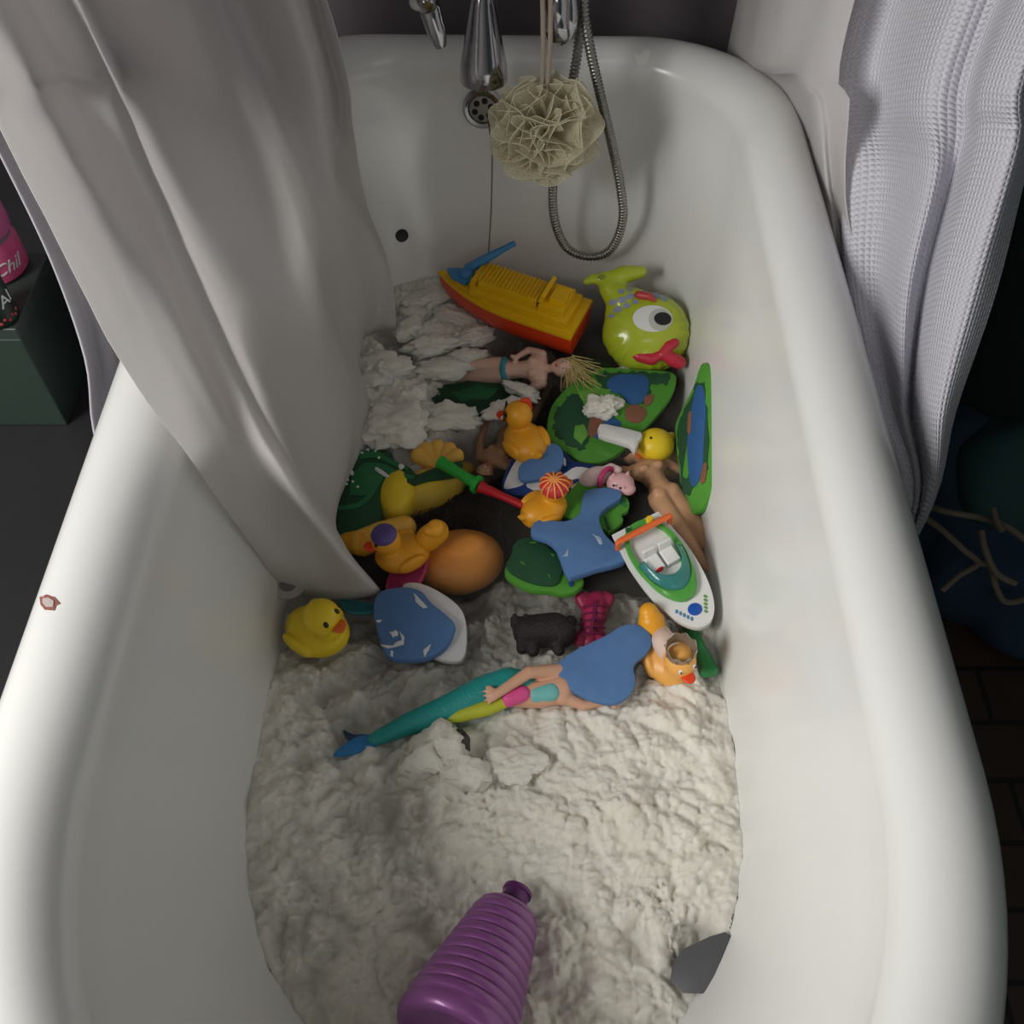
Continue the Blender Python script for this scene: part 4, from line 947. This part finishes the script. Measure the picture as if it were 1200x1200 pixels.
m = MB(); m.limb([(-.22, .78, .36), (.02, .72, .46), (.14, .62, .50)], [.10, .09, .04]); m.organic('dorsal_fin', toy('fin_red', (.52, .06, .06)), fish, .025, 3)
m = MB(); m.limb([(-.22, -.62, .34), (.08, -.70, .40), (.32, -.60, .48)], [.14, .15, .10]); m.limb([(.32, -.60, .48), (.46, -.42, .5), (.60, -.34, .48)], [.12, .13, .11]); m.limb([(.32, -.60, .46), (.58, -.72, .42), (.72, -.78, .38)], [.12, .17, .16])
m.ell((-.30, -.60, .32), (.14, .12, .12)); m.organic('mouth', toy('mouth_red', (.58, .03, .06), .3), fish, .025, 4)
m = MB(); m.ell((-1.02, 1.22, .15), (.12, .06, .04)); m.build('valve_mark', toy('valve_dark', (.22, .28, .04)), fish)
# ---------------------------------------------------------------- speedboat
pS, pB = P(744, 616, WL+.030), P(827, 736, WL+.022)
M = frame(pS, pB, Vector((-.10, -.06, 1)))
sb = thing('toy_speedboat', 'white and green toy speedboat with two white seats and orange bar', 'toy boat', M)
def sw(t): return .245*math.sqrt(max(0, 1-max(0, (t-.35)/.65)**2.3))*(.86+.14*min(1, t/.3))
def sring(z, k, x0=-.5, x1=.5, n=26):
    A, B = [], []
    for i in range(n+1):
        t = math.sin(PI/2*i/n); x = x0+(x1-x0)*t; w = sw(t)*k; A.append(Vector((x, w, z))); B.append(Vector((x, -w, z)))
    return A+B[::-1][1:]
m = MB(); m.loft([sring(-.16, .55, -.47, .38), sring(-.10, .78, -.48, .45), sring(-.02, .95), sring(.035, 1.0), sring(.045, .985, -.497, .497), sring(.045, .93, -.49, .485)]); m.build('hull', WHITE, sb)
GRN = toy('boat_green', (.09, .36, .06), .3)
def oval(x0, x1, w, n=40, p=2.4):
    cx, rx = (x0+x1)/2, (x1-x0)/2; q = []
    for i in range(n):
        a = 2*PI*i/n; c_, s_ = math.cos(a), math.sin(a); x = cx+rx*math.copysign(abs(c_)**(2/p), c_); k = 1-.28*max(0, (x-cx)/rx)**2
        q.append(Vector((x, w*k*math.copysign(abs(s_)**(2/p), s_))))
    return q
def ring_prism(a, b, z0, z1, inz=None):
    m = MB(); f = lambda q, z: [Vector((p.x, p.y, z)) for p in q]
    m.loft([f(a, z0), f(a, z1-.008), f([p.lerp(r, .12) for p, r in zip(a, b)], z1), f([p.lerp(r, .88) for p, r in zip(a, b)], z1), f(b, z1-.008), f(b, inz if inz is not None else z0)], False, False); return m
A_, B_ = oval(-.49, .20, .205), oval(-.44, .06, .165)
ring_prism(A_, B_, .04, .085, .02).build('cockpit_rim', GRN, sb)
MB().prism(oval(-.45, .08, .168), .028, .034).build('cockpit_floor', toy('floor_green', (.10, .22, .08), .5), sb)
TGL = mat('teal_glass', (.10, .42, .42), .12, trans=.5, alpha=.75, var=.02)
m = MB(); rg = []
for (k, z, dx) in ((1.0, .08, .0), (.93, .13, -.02), (.84, .155, -.045)):
    q = oval(-.30, .17, .19*k); rg.append([Vector((p.x+dx, p.y, z)) for p in q if p.x > -.16])
# front half of the ring only
def arc(x0, x1, w, n=25):
    return [Vector(((x0)+(x1-x0)*math.cos(a), w*math.sin(a), 0)) for a in [-PI/2+PI*i/(n-1) for i in range(n)]]
rg = []
for (x1, w, z) in ((.19, .19, .082), (.16, .178, .112), (.10, .155, .135), (.06, .145, .140)):
    rg.append([p+Vector((0, 0, z)) for p in arc(-.14, x1, w)])
m.loft(rg, False, False, closed=False); o = m.build('windscreen', TGL, sb, lab='see-through teal windscreen'); md = o.modifiers.new('s', 'SOLIDIFY'); md.thickness = .006
m = MB(); rg = []
for (x1, w, z) in ((.27, .195, .05), (.265, .19, .085), (.22, .185, .098), (.175, .18, .090)):
    rg.append([p+Vector((0, 0, z)) for p in arc(-.10, x1, w)])
m.loft(rg, False, False, closed=False); m.build('hood', GRN, sb)
for s in (-1, 1):
    m = MB(); m.box((-.11, s*.068, .075), (.14, .115, .05)); m.box((-.185, s*.068, .115), (.03, .115, .12), Euler((0, -.25, 0)))
    m.build('seat', WHITE, sb, bev=.010)
m = MB(); m.tube([(-.03, -.07+.028*math.cos(a), .115+.028*math.sin(a)) for a in [2*PI*i/16 for i in range(17)]], .006, 8); m.box((-.03, -.07, .115), (.006, .05, .008)); m.box((-.03, -.07, .11), (.03, .008, .008)); m.build('steering_wheel', RED, sb)
m = MB(); m.tube([(-.37, -.235, .05), (-.37, -.225, .125), (-.37, -.20, .15), (-.37, .20, .15), (-.37, .225, .125), (-.37, .235, .05)], .022, 12, sub=4); m.build('roll_bar', toy('bar_orange', (.82, .16, .04)), sb, lab='orange bar across the stern')
m = MB(); m.box((-.37, 0, .152), (.05, .44, .02)); m.build('bar_plate', toy('bar_orange', (.8, .15, .04)), sb, bev=.006)
m = MB(); m.lathe([(.026, 0), (.030, .01), (.030, .05), (.022, .06), (.001, .06)], 24, Matrix.Translation((-.435, .09, .08))); m.build('winding_knob', toy('knob_yellow', (.85, .55, .02)), sb)
m = MB(); m.lathe([(.016, 0), (.016, .03), (.001, .03)], 16, Matrix.Translation((-.45, -.10, .08))); m.build('drain_spout', toy('dark_green_plastic', (.02, .10, .04)), sb)
m = MB(); m.prism(circ(.35, 0, .05, .055, 18), .044, .049, .001); m.build('emblem', toy('gem_blue', (.02, .10, .45), .2), sb)
for s in (-1, 1):
    m = MB()
    for k in range(5): m.prism(circ(.30+.026*k, s*(.125-.016*k), .018, .012, 8, s*.5), .0445, .047)
    m.build('leaf_decal', foam_m('decal_green', (.16, .34, .10)) if s > 0 else foam_m('decal_blue', (.10, .25, .42)), sb, smooth=False)
# ---------------------------------------------------------------- dolls
def hand(mb, w, d, up, s):
    """w wrist, d direction to the fingertips, up back of the hand, s hand length"""
    d = d.normalized(); y = up.cross(d).normalized(); z = d.cross(y)
    mb.limb([w, w+d*s*.22], [s*.16, s*.19])
    for k, (o, l) in enumerate(((-.26, .34), (-.09, .42), (.08, .44), (.24, .38))):
        b = w+d*s*.36+y*s*o; mb.limb([w+d*s*.18+y*s*o*.8, b, b+d*s*l*.55+y*s*o*.25-z*s*.02, b+d*s*l+y*s*o*.4-z*s*.09], [s*.10, s*.085, s*.07, s*.055])
    mb.limb([w+d*s*.1-y*s*.15, w+d*s*.28-y*s*.42, w+d*s*.46-y*s*.50], [s*.10, s*.08, s*.065])
def doll_body(mb, arms, legs=None, head=(.925, 0, .0)):
    mb.ell(head, (.070, .056, .060)); mb.ell((head[0]-.035, head[1], head[2]+.018), (.040, .038, .035))
    mb.ell((head[0]-.012, head[1], head[2]+.064), (.012, .008, .010))
    mb.limb([(.815, 0, 0), (head[0]-.04, head[1], head[2])], [.026, .022])
    mb.limb([(.80, -.055, 0), (.80, .055, 0)], [.030, .030]); mb.ell((.765, 0, .004), (.065, .088, .052)); mb.ell((.745, .034, .042), .027); mb.ell((.745, -.034, .042), .027)
    mb.limb([(.74, 0, 0), (.665, 0, 0), (.59, 0, 0)], [.058, .048, .058]); mb.ell((.575, 0, -.006), (.062, .078, .055))
    for l in (legs or [[(.55, -.034, -.004), (.30, -.036, .005), (.07, -.030, -.004), (.02, -.030, .02)], [(.55, .034, -.004), (.30, .036, .005), (.07, .030, -.004), (.02, .030, .02)]]): mb.limb(l, [.050, .036, .022, .018])
    for a in arms:
        a = [Vector(q) for q in a]; mb.limb(a, [.028, .022, .016]); hand(mb, a[2], a[2]-a[1], Vector((0, 0, 1)), .062)
def face(parent, h, eye=(.05, .12, .3), hair=None):
    for s in (-1, 1):
        w = MB(); w.ell((h[0]+.004, h[1]+s*.021, h[2]+.053), (.006, .010, .004)); e = w.build('eye', WHITE, parent); MB().ell((h[0]+.004, h[1]+s*.021, h[2]+.0565), (.005, .005, .002)).build('iris', toy('iris_dark', eye), e)
        MB().tube([(h[0]+.020, h[1]+s*.010, h[2]+.054), (h[0]+.023, h[1]+s*.022, h[2]+.053), (h[0]+.018, h[1]+s*.032, h[2]+.047)], .0018, 6).build('eyebrow', toy('brow', (.25, .13, .06)), parent)
    m = MB(); m.ell((h[0]-.036, h[1], h[2]+.056), (.004, .013, .005)); m.ell((h[0]-.041, h[1], h[2]+.055), (.004, .010, .005)); m.build('lips', toy('lip_pink', (.60, .12, .16)), parent)
def strands(name, m, parent, root, spread, flow, n, ln, r, seed, curl=.3, z=0):
    """n hair strands rooted on a small cap and drifting along flow"""
    rr = random.Random(seed); mb = MB()
    for i in range(n):
        a = rr.uniform(0, 2*PI); q = rr.random()**.5
        p = Vector(root)+Vector((spread[0]*q*math.cos(a), spread[1]*q*math.sin(a), rr.uniform(-spread[2], spread[2]))); pts = [p]; d = (Vector(flow)+Vector((rr.uniform(-1, 1), rr.uniform(-1, 1), rr.uniform(-.3, .25)))*.55).normalized()
        l = ln*rr.uniform(.5, 1.1); ph = rr.uniform(0, 6)
        for k in range(1, 8):
            d = (d+Vector((math.sin(ph+k*.9), math.cos(ph+k*1.2), .3*math.sin(ph+k)))*curl).normalized(); p = p+d*l/7; p.z = max(p.z, root[2]-spread[2]*2.0); pts.append(p.copy())
        mb.tube(pts, [r*(1-.6*k/7) for k in range(8)], 5)
    return mb.build(name, m, parent, True, sharp=False)
# blonde doll
pF, pH = P(478, 440, WL-.026), P(676, 430, WL+.010)
M = frame(pF, pH, Vector((0, -.55, 1))) @ Matrix.Translation((-.5, 0, 0))
d1 = thing('fashion_doll', 'blonde doll lying face up below the yellow boat, legs under the cotton', 'doll', M)
mb = MB(); doll_body(mb, [[(.80, -.085, 0), (.68, -.135, -.01), (.56, -.11, .0)], [(.80, .085, 0), (.72, .12, -.02), (.66, .07, .03)]]); mb.organic('body', PINKSKIN, d1, .0065, 2)
face(d1, (.925, 0, .0))
BL = mat('blonde_hair', (.72, .58, .24), .5, bump=.5, bscale=200)
m = MB(); m.ell((.955, 0, -.012), (.062, .064, .062)); m.organic('hair_cap', BL, d1, .012, 3)
strands('hair', BL, d1, (.975, -.01, .0), (.035, .075, .045), (.45, -.75, .05), 300, .19, .0038, 4, .16)
m = MB(); m.ell((.580, 0, -.002), (.036, .084, .064)); m.build('swim_briefs', toy('teal_cloth', (.05, .30, .36), .6), d1)
# tan doll face down on the right
pF, pH = P(843, 672, WL-.010), P(736, 518, WL-.016)
M = frame(pF, pH, Vector((.1, .0, 1))) @ Matrix.Diagonal((1, 1.3, 1.15, 1)) @ Matrix.Translation((-.5, 0, 0))
d2 = thing('fashion_doll', 'tan doll floating face down between the speedboat and the right wall', 'doll', M)
mb = MB(); doll_body(mb, [[(.80, -.085, 0), (.70, -.15, -.01), (.60, -.155, .01)], [(.80, .085, 0), (.86, .14, -.02), (.90, .19, -.03)]], head=(.925, 0, -.01))
mb.ell((.57, .032, .028), (.045, .034, .030)); mb.ell((.57, -.032, .028), (.045, .034, .030)); mb.organic('body', TAN, d2, .0065, 2)
DH = mat('dark_brown_hair', (.035, .018, .010), .45, bump=.4, bscale=200)
m = MB(); m.ell((.945, 0, .0), (.072, .066, .070)); m.organic('hair_cap', DH, d2, .012, 3)
strands('hair', DH, d2, (.96, .0, .02), (.05, .06, .03), (.5, .3, -.3), 90, .14, .0035, 9, .2)
# brown haired doll, sunk, face near the green stick
pF, pH = P(640, 452, WL-.045), P(560, 566, WL-.012)
M = frame(pF, pH, Vector((-.1, -.2, 1))) @ Matrix.Translation((-.5, 0, 0))
d3 = thing('fashion_doll', 'sunken doll with long tangled dark brown hair at the centre left', 'doll', M)
mb = MB(); doll_body(mb, [[(.80, -.085, 0), (.70, -.13, .03), (.55, -.16, .05)], [(.80, .085, 0), (.68, .13, -.01), (.58, .14, .01)]]); mb.organic('body', toy('doll_beige', (.55, .30, .16)), d3, .0065, 2)
face(d3, (.925, 0, .0), (.1, .05, .02))
m = MB(); m.ell((.955, 0, -.016), (.075, .076, .064)); m.organic('hair_cap', DH, d3, .012, 3)
hr = strands('hair', mat('wet_brown_hair', (.050, .022, .010), .35, bump=.4, bscale=300), d3, (1.05, -.04, -.10), (.14, .17, .05), (.9, .15, -.25), 620, .40, .0055, 21, .42)
# ---------------------------------------------------------------- mermaid
o0 = P(560, 825, WL)
mer = thing('mermaid_doll', 'mermaid doll with a teal tail and blue fluke lying across the cotton', 'doll', Matrix.Translation(o0))
def W(px, py, dz): return P(px, py, WL+dz)-o0
m = MB(); m.limb([W(608, 813, .012), W(634, 813, .013), W(656, 808, .012)], [.0150, .0155, .016]); m.limb([W(654, 794, .013), W(658, 815, .013)], [.011, .011]); m.limb([W(656, 804, .013), W(676, 804, .010)], [.0075, .007])
m.ell(W(696, 802, .006), (.022, .020, .015)); m.limb([W(662, 786, .016), W(620, 788, .036), W(584, 812, .034)], [.0088, .0068, .0052]); hand(m, W(584, 812, .034), W(568, 818, .033)-W(584, 812, .034), Vector((0, -.3, 1)), .021)
m.limb([W(658, 816, .013), W(684, 826, .008), W(712, 822, .006)], [.008, .0062, .0046]); hand(m, W(712, 822, .006), Vector((1, .1, 0)), Vector((0, 0, 1)), .018)
m.organic('body', SKIN, mer, .0013, 3)
TEALP = mat('tail_teal', (.02, .34, .32), .30, var=.05, bump=.35, bscale=260)
m = MB(); m.limb([W(614, 803, .013), W(596, 804, .012), W(565, 815, .009), W(525, 832, .006), W(480, 848, .004), W(438, 867, .004)], [.0165, .0205, .0205, .0165, .0125, .0075]); m.limb([W(592, 798, .010), W(606, 792, .008)], [.014, .008]); m.organic('tail', TEALP, mer, .0018, 5)
m = MB(); m.limb([W(600, 818, .021), W(570, 830, .018), W(540, 838, .013), W(512, 846, .006)], [.0075, .0085, .0075, .004]); m.organic('skirt_panel', toy('lime_cloth', (.55, .58, .04), .5), mer, .0014, 4, lab='lime yellow strip along the hip')
m = MB(); m.limb([W(596, 819, .0225), W(612, 813, .0235)], [.0092, .0088]); m.organic('belt', toy('hot_pink', (.80, .10, .32), .5), mer, .0013, 2, lab='hot pink band')
m = MB(); m.limb([W(628, 814, .018), W(646, 811, .020)], [.0105, .0105]); m.organic('bodice', toy('aqua_top', (.18, .52, .50), .5), mer, .0014, 2, lab='pale aqua top')
fr = (o0+Vector((0, 0, .006)), Vector((1, 0, 0)), Vector((0, 1, 0)), Vector((0, 0, 1)))
MB().prism(outline([(390, 885), (398, 876), (412, 866), (430, 860), (441, 862), (440, 874), (428, 878), (408, 885)], fr, 3), .000, .007, .002).build('fluke', toy('fluke_blue', (.03, .22, .50)), mer)
MB().prism(outline([(400, 850), (412, 855), (426, 855), (440, 862), (430, 868), (414, 866), (404, 860)], fr, 3), -.010, -.004, .002).build('fluke', toy('fluke_navy', (.02, .08, .18)), mer, lab='dark lower lobe of the fluke')
HB = mat('auburn_hair', (.25, .09, .04), .5, bump=.4, bscale=200)
m = MB(); m.ell(W(702, 800, .003), (.024, .025, .016)); m.organic('hair', HB, mer, .002, 3)
# ---------------------------------------------------------------- pig, lobster, dog, stick, spade
o0 = P(712, 572, WL+.006)
pig = thing('pig_figure', 'small pink pig figure with a magenta collar above the blue foam', 'toy figure', Matrix.Translation(o0))
PG = toy('pig_pink', (.74, .42, .42)); PG2 = toy('pig_body', (.76, .56, .54))
W = lambda a, b, z: P(a, b, WL+z)-o0
m = MB(); m.ell(W(697, 560, .004), (.022, .014, .013), Euler((0, 0, .5))); m.limb([W(690, 566, .0), W(674, 573, -.004)], [.009, .006]); m.limb([W(706, 554, .008), W(716, 549, .010), W(724, 551, .010)], [.0075, .007, .0055]); m.organic('body', PG2, pig, .0011, 3)
m = MB(); m.ell(W(727, 567, .012), (.0175, .0145, .014)); m.ell(W(736, 573, .014), (.0095, .0085, .008)); hd = m.organic('head', PG, pig, .0011, 3)
for a, b in ((735, 556), (718, 558)): MB().limb([W(a-1, b+3, .020), W(a+1, b-2, .024)], [.0045, .002]).organic('ear', PG, pig, .0007, 2)
m = MB(); m.ell(W(719, 569, .024), (.0016, .0016, .0016)); m.ell(W(727, 572, .0255), (.0016, .0016, .0016)); m.build('eyes', BLACK, pig)
m = MB(); cpt = W(711, 561, .008); ax = (W(720, 566, .012)-W(700, 558, .004)).normalized(); u = ax.orthogonal().normalized(); v = ax.cross(u)
m.tube([cpt+(u*math.cos(a)+v*math.sin(a))*.0135 for a in [2*PI*i/20 for i in range(21)]], .0032, 8); m.build('collar', toy('collar_magenta', (.62, .04, .18)), pig)
o0 = P(697, 722, WL-.016)
lob = thing('lobster_toy', 'crimson lobster toy just under the water right of the black dog', 'toy figure', Matrix.Translation(o0)); W = lambda a, b, z: P(a, b, WL+z)-o0
CRM = toy('crimson', (.42, .02, .09))
m = MB(); m.limb([W(700, 706, -.016), W(696, 722, -.013), W(692, 738, -.014), W(690, 752, -.016)], [.014, .0155, .012, .009])
for s in (-1, 1): m.limb([W(697+s*12, 712, -.014), W(697+s*16, 702, -.012), W(697+s*12, 697, -.012)], [.006, .008, .005])
m.organic('body', CRM, lob, .0014, 4)
m = MB()
for k in range(5): m.tube([W(684, 712+k*8, -.003), W(697, 710+k*8, .0015), W(709, 712+k*8, -.004)], .0016, 6, sub=3)
m.tube([W(698, 704, .001), W(696, 722, .003), W(692, 742, .001)], .002, 6, sub=3); m.build('shell_ridges', toy('deep_crimson', (.16, .01, .06)), lob)
m = MB()
for s in (-1, 1): m.limb([W(694+s*6, 740, -.012), W(692+s*14, 750, -.012)], [.006, .008])
m.organic('tail_fan', CRM, lob, .0014, 3)
o0 = P(636, 745, WL+.000)
dog = thing('dog_figure', 'black dog figure lying on its side in the hazy water at centre', 'toy figure', Matrix.Translation(o0)); W = lambda a, b, z: P(a, b, WL+z)-o0
BD = mat('black_fur_plastic', (.022, .014, .016), .6, bump=.6, bscale=260)
m = MB(); m.limb([W(620, 740, 0), W(650, 738, 0), W(658, 742, 0)], [.019, .020, .017]); m.limb([W(616, 736, .002), W(607, 731, .004)], [.014, .009]); m.limb([W(603, 729, .004), W(601, 725, .006)], [.004, .003])
for a, b, c_, d_ in ((614, 748, 612, 760), (624, 752, 625, 763), (652, 750, 655, 762), (662, 738, 669, 728)): m.limb([W(a, b, 0), W(c_, d_, -.001)], [.009, .007])
m.organic('body', BD, dog, .0014, 3)
for a in (604, 617): MB().limb([W(a, 728, .008), W(a-1, 722, .012)], [.005, .003]).organic('ear', BD, dog, .0008, 2)
MB().limb([W(660, 734, .004), W(668, 726, .008)], [.005, .003]).organic('tail', BD, dog, .0008, 2)
o0 = P(565, 570, WL+.02)
st = thing('toy_rod', 'toy rod with a bright green handle and red shaft across the centre', 'toy', Matrix.Translation(o0)); W = lambda a, b, z: P(a, b, WL+z)-o0
m = MB(); a0, a1 = W(515, 541, .024), W(561, 569, .020); m.tube([a0, a0.lerp(a1, .15), a0.lerp(a1, .5), a0.lerp(a1, .88), a0.lerp(a1, .90), a1], [.0088, .0080, .0068, .0075, .0115, .0118], 18); m.build('handle', toy('rod_green', (.03, .42, .05), .3), st)
m = MB(); b0, b1 = W(562, 570, .019), W(622, 596, .012); m.tube([b0, b0.lerp(b1, .12), b0.lerp(b1, .5), b1], [.0085, .0065, .0048, .0055], 12); m.build('shaft', toy('rod_red', (.48, .012, .02), .3), st)
o0 = P(824, 770, WL-.004)
m = MB(); W = lambda a, b, z: P(a, b, WL+z)-o0
m.limb([W(808, 738, -.016), W(820, 762, -.006), W(832, 784, -.001)], [.009, .009, .0085]); m.limb([W(836, 786, .002), W(826, 788, .000)], [.006, .006])
o = m.organic('toy_spade_handle', toy('spade_green', (.04, .30, .09)), None, .0014, 4); o.location = o0; tag(o, 'short green plastic handle standing at the right wall below the crowned duck', 'toy')
# ---------------------------------------------------------------- purple bottle
p0, p1 = P(527, 1222, WL+.070), P(606, 1046, WL+.020)
Lb = (p1-p0).length; z_ = (p1-p0).normalized(); x_ = Vector((1, 0, 0)); x_ = (x_-z_*x_.dot(z_)).normalized(); y_ = z_.cross(x_)
bt = thing('shampoo_bottle', 'metallic purple ribbed bottle lying open end up on the near cotton', 'bottle', Matrix.Translation(p0) @ Matrix((x_, y_, z_)).transposed().to_4x4())
PUR = mat('purple_pearl', (.26, .08, .27), .38, .25, var=.05, bump=.05, bscale=200, coat=.3)
prof = [(.001, .006), (.030, .005), (.040, .001), (.046, -.001), (.050, .002), (.0525, .008), (.0525, .013), (.050, .018)]
n = 11; za, zb = .018, Lb-.018
for k in range(n):
    t0, t1 = k/n, (k+1)/n
    def rad(t): return .0505-.0225*t**1.1-.010*max(0, (t-.90)/.10)**2
    for q in (.06, .30, .6, .88): t = t0+(t1-t0)*q; prof.append((rad(t)+.0012*math.sin(PI*q), za+(zb-za)*t))
    prof.append((rad(t1)-.0016, za+(zb-za)*(t1-.004)))
prof += [(.016, zb+.002), (.011, zb+.004)]
MB().lathe(prof, 64).build('bottle_body', PUR, bt, sharp=False)
MB().lathe([(.0125, zb), (.0128, zb+.004), (.0138, zb+.005), (.0138, zb+.008), (.0128, zb+.009), (.0128, zb+.016), (.0142, zb+.0165), (.0142, zb+.020), (.0115, zb+.021), (.0105, zb+.012), (.001, zb+.012)], 32).build('neck', mat('purple_dark', (.13, .03, .14), .3, .3), bt)
# ---------------------------------------------------------------- tufts, pad and scraps
tuft(708, 476, 20, 13, 'small white cotton tuft sitting on the round green map', .010, .8, 3)
o = foam('paper_tube', 'short flattened white paper tube on the edge of the round map', 'paper tube', [(703, 496), (720, 498), (752, 506), (749, 516), (744, 528), (738, 520), (718, 514), (702, 508)], .020, .012, mat('wet_paper', (.78, .77, .74), .8, bump=.4, bscale=90), sub=2, wob=.003)
G = 'loose cotton tufts at the far left'
for i, (a, b, rx, ry, ro) in enumerate([(500, 350, 26, 13, .4), (533, 372, 28, 12, -.5), (556, 392, 24, 12, .5), (505, 405, 30, 14, .2), (480, 385, 20, 12, .9), (545, 418, 22, 11, .3), (520, 432, 34, 13, 0), (484, 368, 16, 10, .2), (566, 372, 16, 9, .3)]):
    tuft(a, b, rx, ry, 'fluffy white cotton tuft drifting below the yellow boat at the far left', -.002, .5, i+10, G, ro)
tuft(530, 490, 36, 18, 'broad flat cotton tuft left of the orange duck in glasses', .002, .35, 31)
tuft(592, 480, 24, 12, 'ragged cotton wisp touching the orange duck in glasses', -.003, .5, 33, None, .5)
tuft(612, 458, 22, 9, 'thin cotton wisp just below the blonde doll', -.004, .5, 35, None, -.5)
tuft(445, 432, 34, 22, 'large cream cotton pad at the liner edge, farthest back', .004, .3, 41)
tuft(462, 500, 40, 28, 'large cream cotton pad above the dark green foam frog', .004, .4, 43, None, .2)
tuft(600, 478+418, 34, 16, 'pale smooth cotton lump right of the torn cotton roll', .010, .5, 51)
tuft(742, 430, 20, 10, 'grey-white cotton scrap beside the inflatable fish', -.004, .4, 61, None, .5)
# torn cotton roll
o0 = P(520, 900, WL+.004); W = lambda a, b, z: P(a, b, WL+z)-o0
rings_ = []
A0, A1 = [W(478, 896, .005), W(510, 850, .010), W(548, 862, .012), W(556, 880, .006)], [W(470, 925, .0), W(515, 880, .022), W(565, 905, .030), W(560, 930, .0)]
bm = bmesh.new()
top_ = [(466, 904), (476, 888), (490, 872), (505, 856), (516, 850), (530, 856), (538, 866), (541, 878), (550, 890), (560, 898), (576, 908), (572, 922), (560, 934), (540, 930), (512, 918), (490, 914)]
R0 = [W(a, b, -.004) for a, b in top_]; cx, cy = 524, 893
R1 = [W(a, b-9, .015+.006*math.sin(i*1.7)) for i, (a, b) in enumerate(top_)]; R2 = [W(a*.8+cx*.2, (b-10)*.8+(cy-10)*.2, .026+.004*math.sin(i*2.3)) for i, (a, b) in enumerate(top_)]; R3 = [W(a*.45+cx*.55, (b-12)*.45+(cy-12)*.55, .028) for a, b in top_]
m = MB(); m.loft([R0, R1, R2, R3])
me = m.mesh('cotton_roll'); bm.from_mesh(me); bmesh.ops.triangulate(bm, faces=bm.faces); bmesh.ops.subdivide_edges(bm, edges=bm.edges, cuts=5, smooth=.3)
for v in bm.verts:
    p = v.co; v.co = p+Vector((noise.noise(p*60), noise.noise(p*60+Vector((9, 0, 0))), noise.noise(p*50+Vector((0, 9, 0)))))*.0075+Vector((noise.noise(p*150), noise.noise(p*150+Vector((9, 0, 0))), noise.noise(p*130)))*.0035
bm.to_mesh(me); bm.free(); o = link('cotton_roll', me, mat('dense_cotton', (.88, .85, .75), .85, bump=.5, bscale=300)); o.location = o0; tag(o, 'torn dense cream cotton roll below the mermaid tail', 'cotton')
o0 = P(541, 868, WL+.012); W = lambda a, b, z: P(a, b, WL+z)-o0
m = MB(); m.limb([W(538, 862, .014), W(542, 868, .016), W(546, 878, .012)], [.0075, .0085, .005]); o = m.organic('hole_shade_lump', toy('dark_grey', (.06, .055, .05), .6), None, .0014, 3); o.location = o0; tag(o, 'small dark grey lump standing in for the shaded hole of the torn cotton roll', 'hole_shade')  # dark lump imitates the shade inside the roll's hole

cam = bpy.data.cameras.new('camera'); co = bpy.data.objects.new('camera', cam); COL.objects.link(co)
co.location = CAM; co.rotation_euler = (PI/2-PITCH, 0, 0); cam.sensor_width = 36; cam.lens = 36*F/1200; cam.clip_start = .01
bpy.context.scene.camera = co
def area(name, loc, target, sx, sy, power, col):
    l = bpy.data.lights.new(name, 'AREA'); l.shape = 'RECTANGLE'; l.size = sx; l.size_y = sy; l.energy = power; l.color = col
    o = bpy.data.objects.new(name, l); COL.objects.link(o); o.location = loc
    o.rotation_euler = (Vector(target)-Vector(loc)).to_track_quat('-Z', 'Y').to_euler(); return o
area('window_daylight', (-1.45, -.30, 1.45), (.05, .20, .4), .8, .9, 58, (1.0, .985, .955))
area('near_window_daylight', (.35, -1.36, 1.95), (.2, .5, .8), .8, .6, 4.6, (.95, .96, 1.0))
area('ceiling_fill', (-.1, -.5, 2.37), (-.05, -.2, 0), .5, .5, .8, (1.0, .93, .84))  # weak overhead fill, added; no lamp is seen there
w = bpy.data.worlds.new('world'); bpy.context.scene.world = w; w.use_nodes = True
w.node_tree.nodes['Background'].inputs[0].default_value = (.6, .65, .7, 1); w.node_tree.nodes['Background'].inputs[1].default_value = .15
vs_ = bpy.context.scene.view_settings; vs_.view_transform = 'Standard'; vs_.look = 'None'; vs_.gamma = 1; vs_.use_curve_mapping = False
vs_.exposure = -0.5
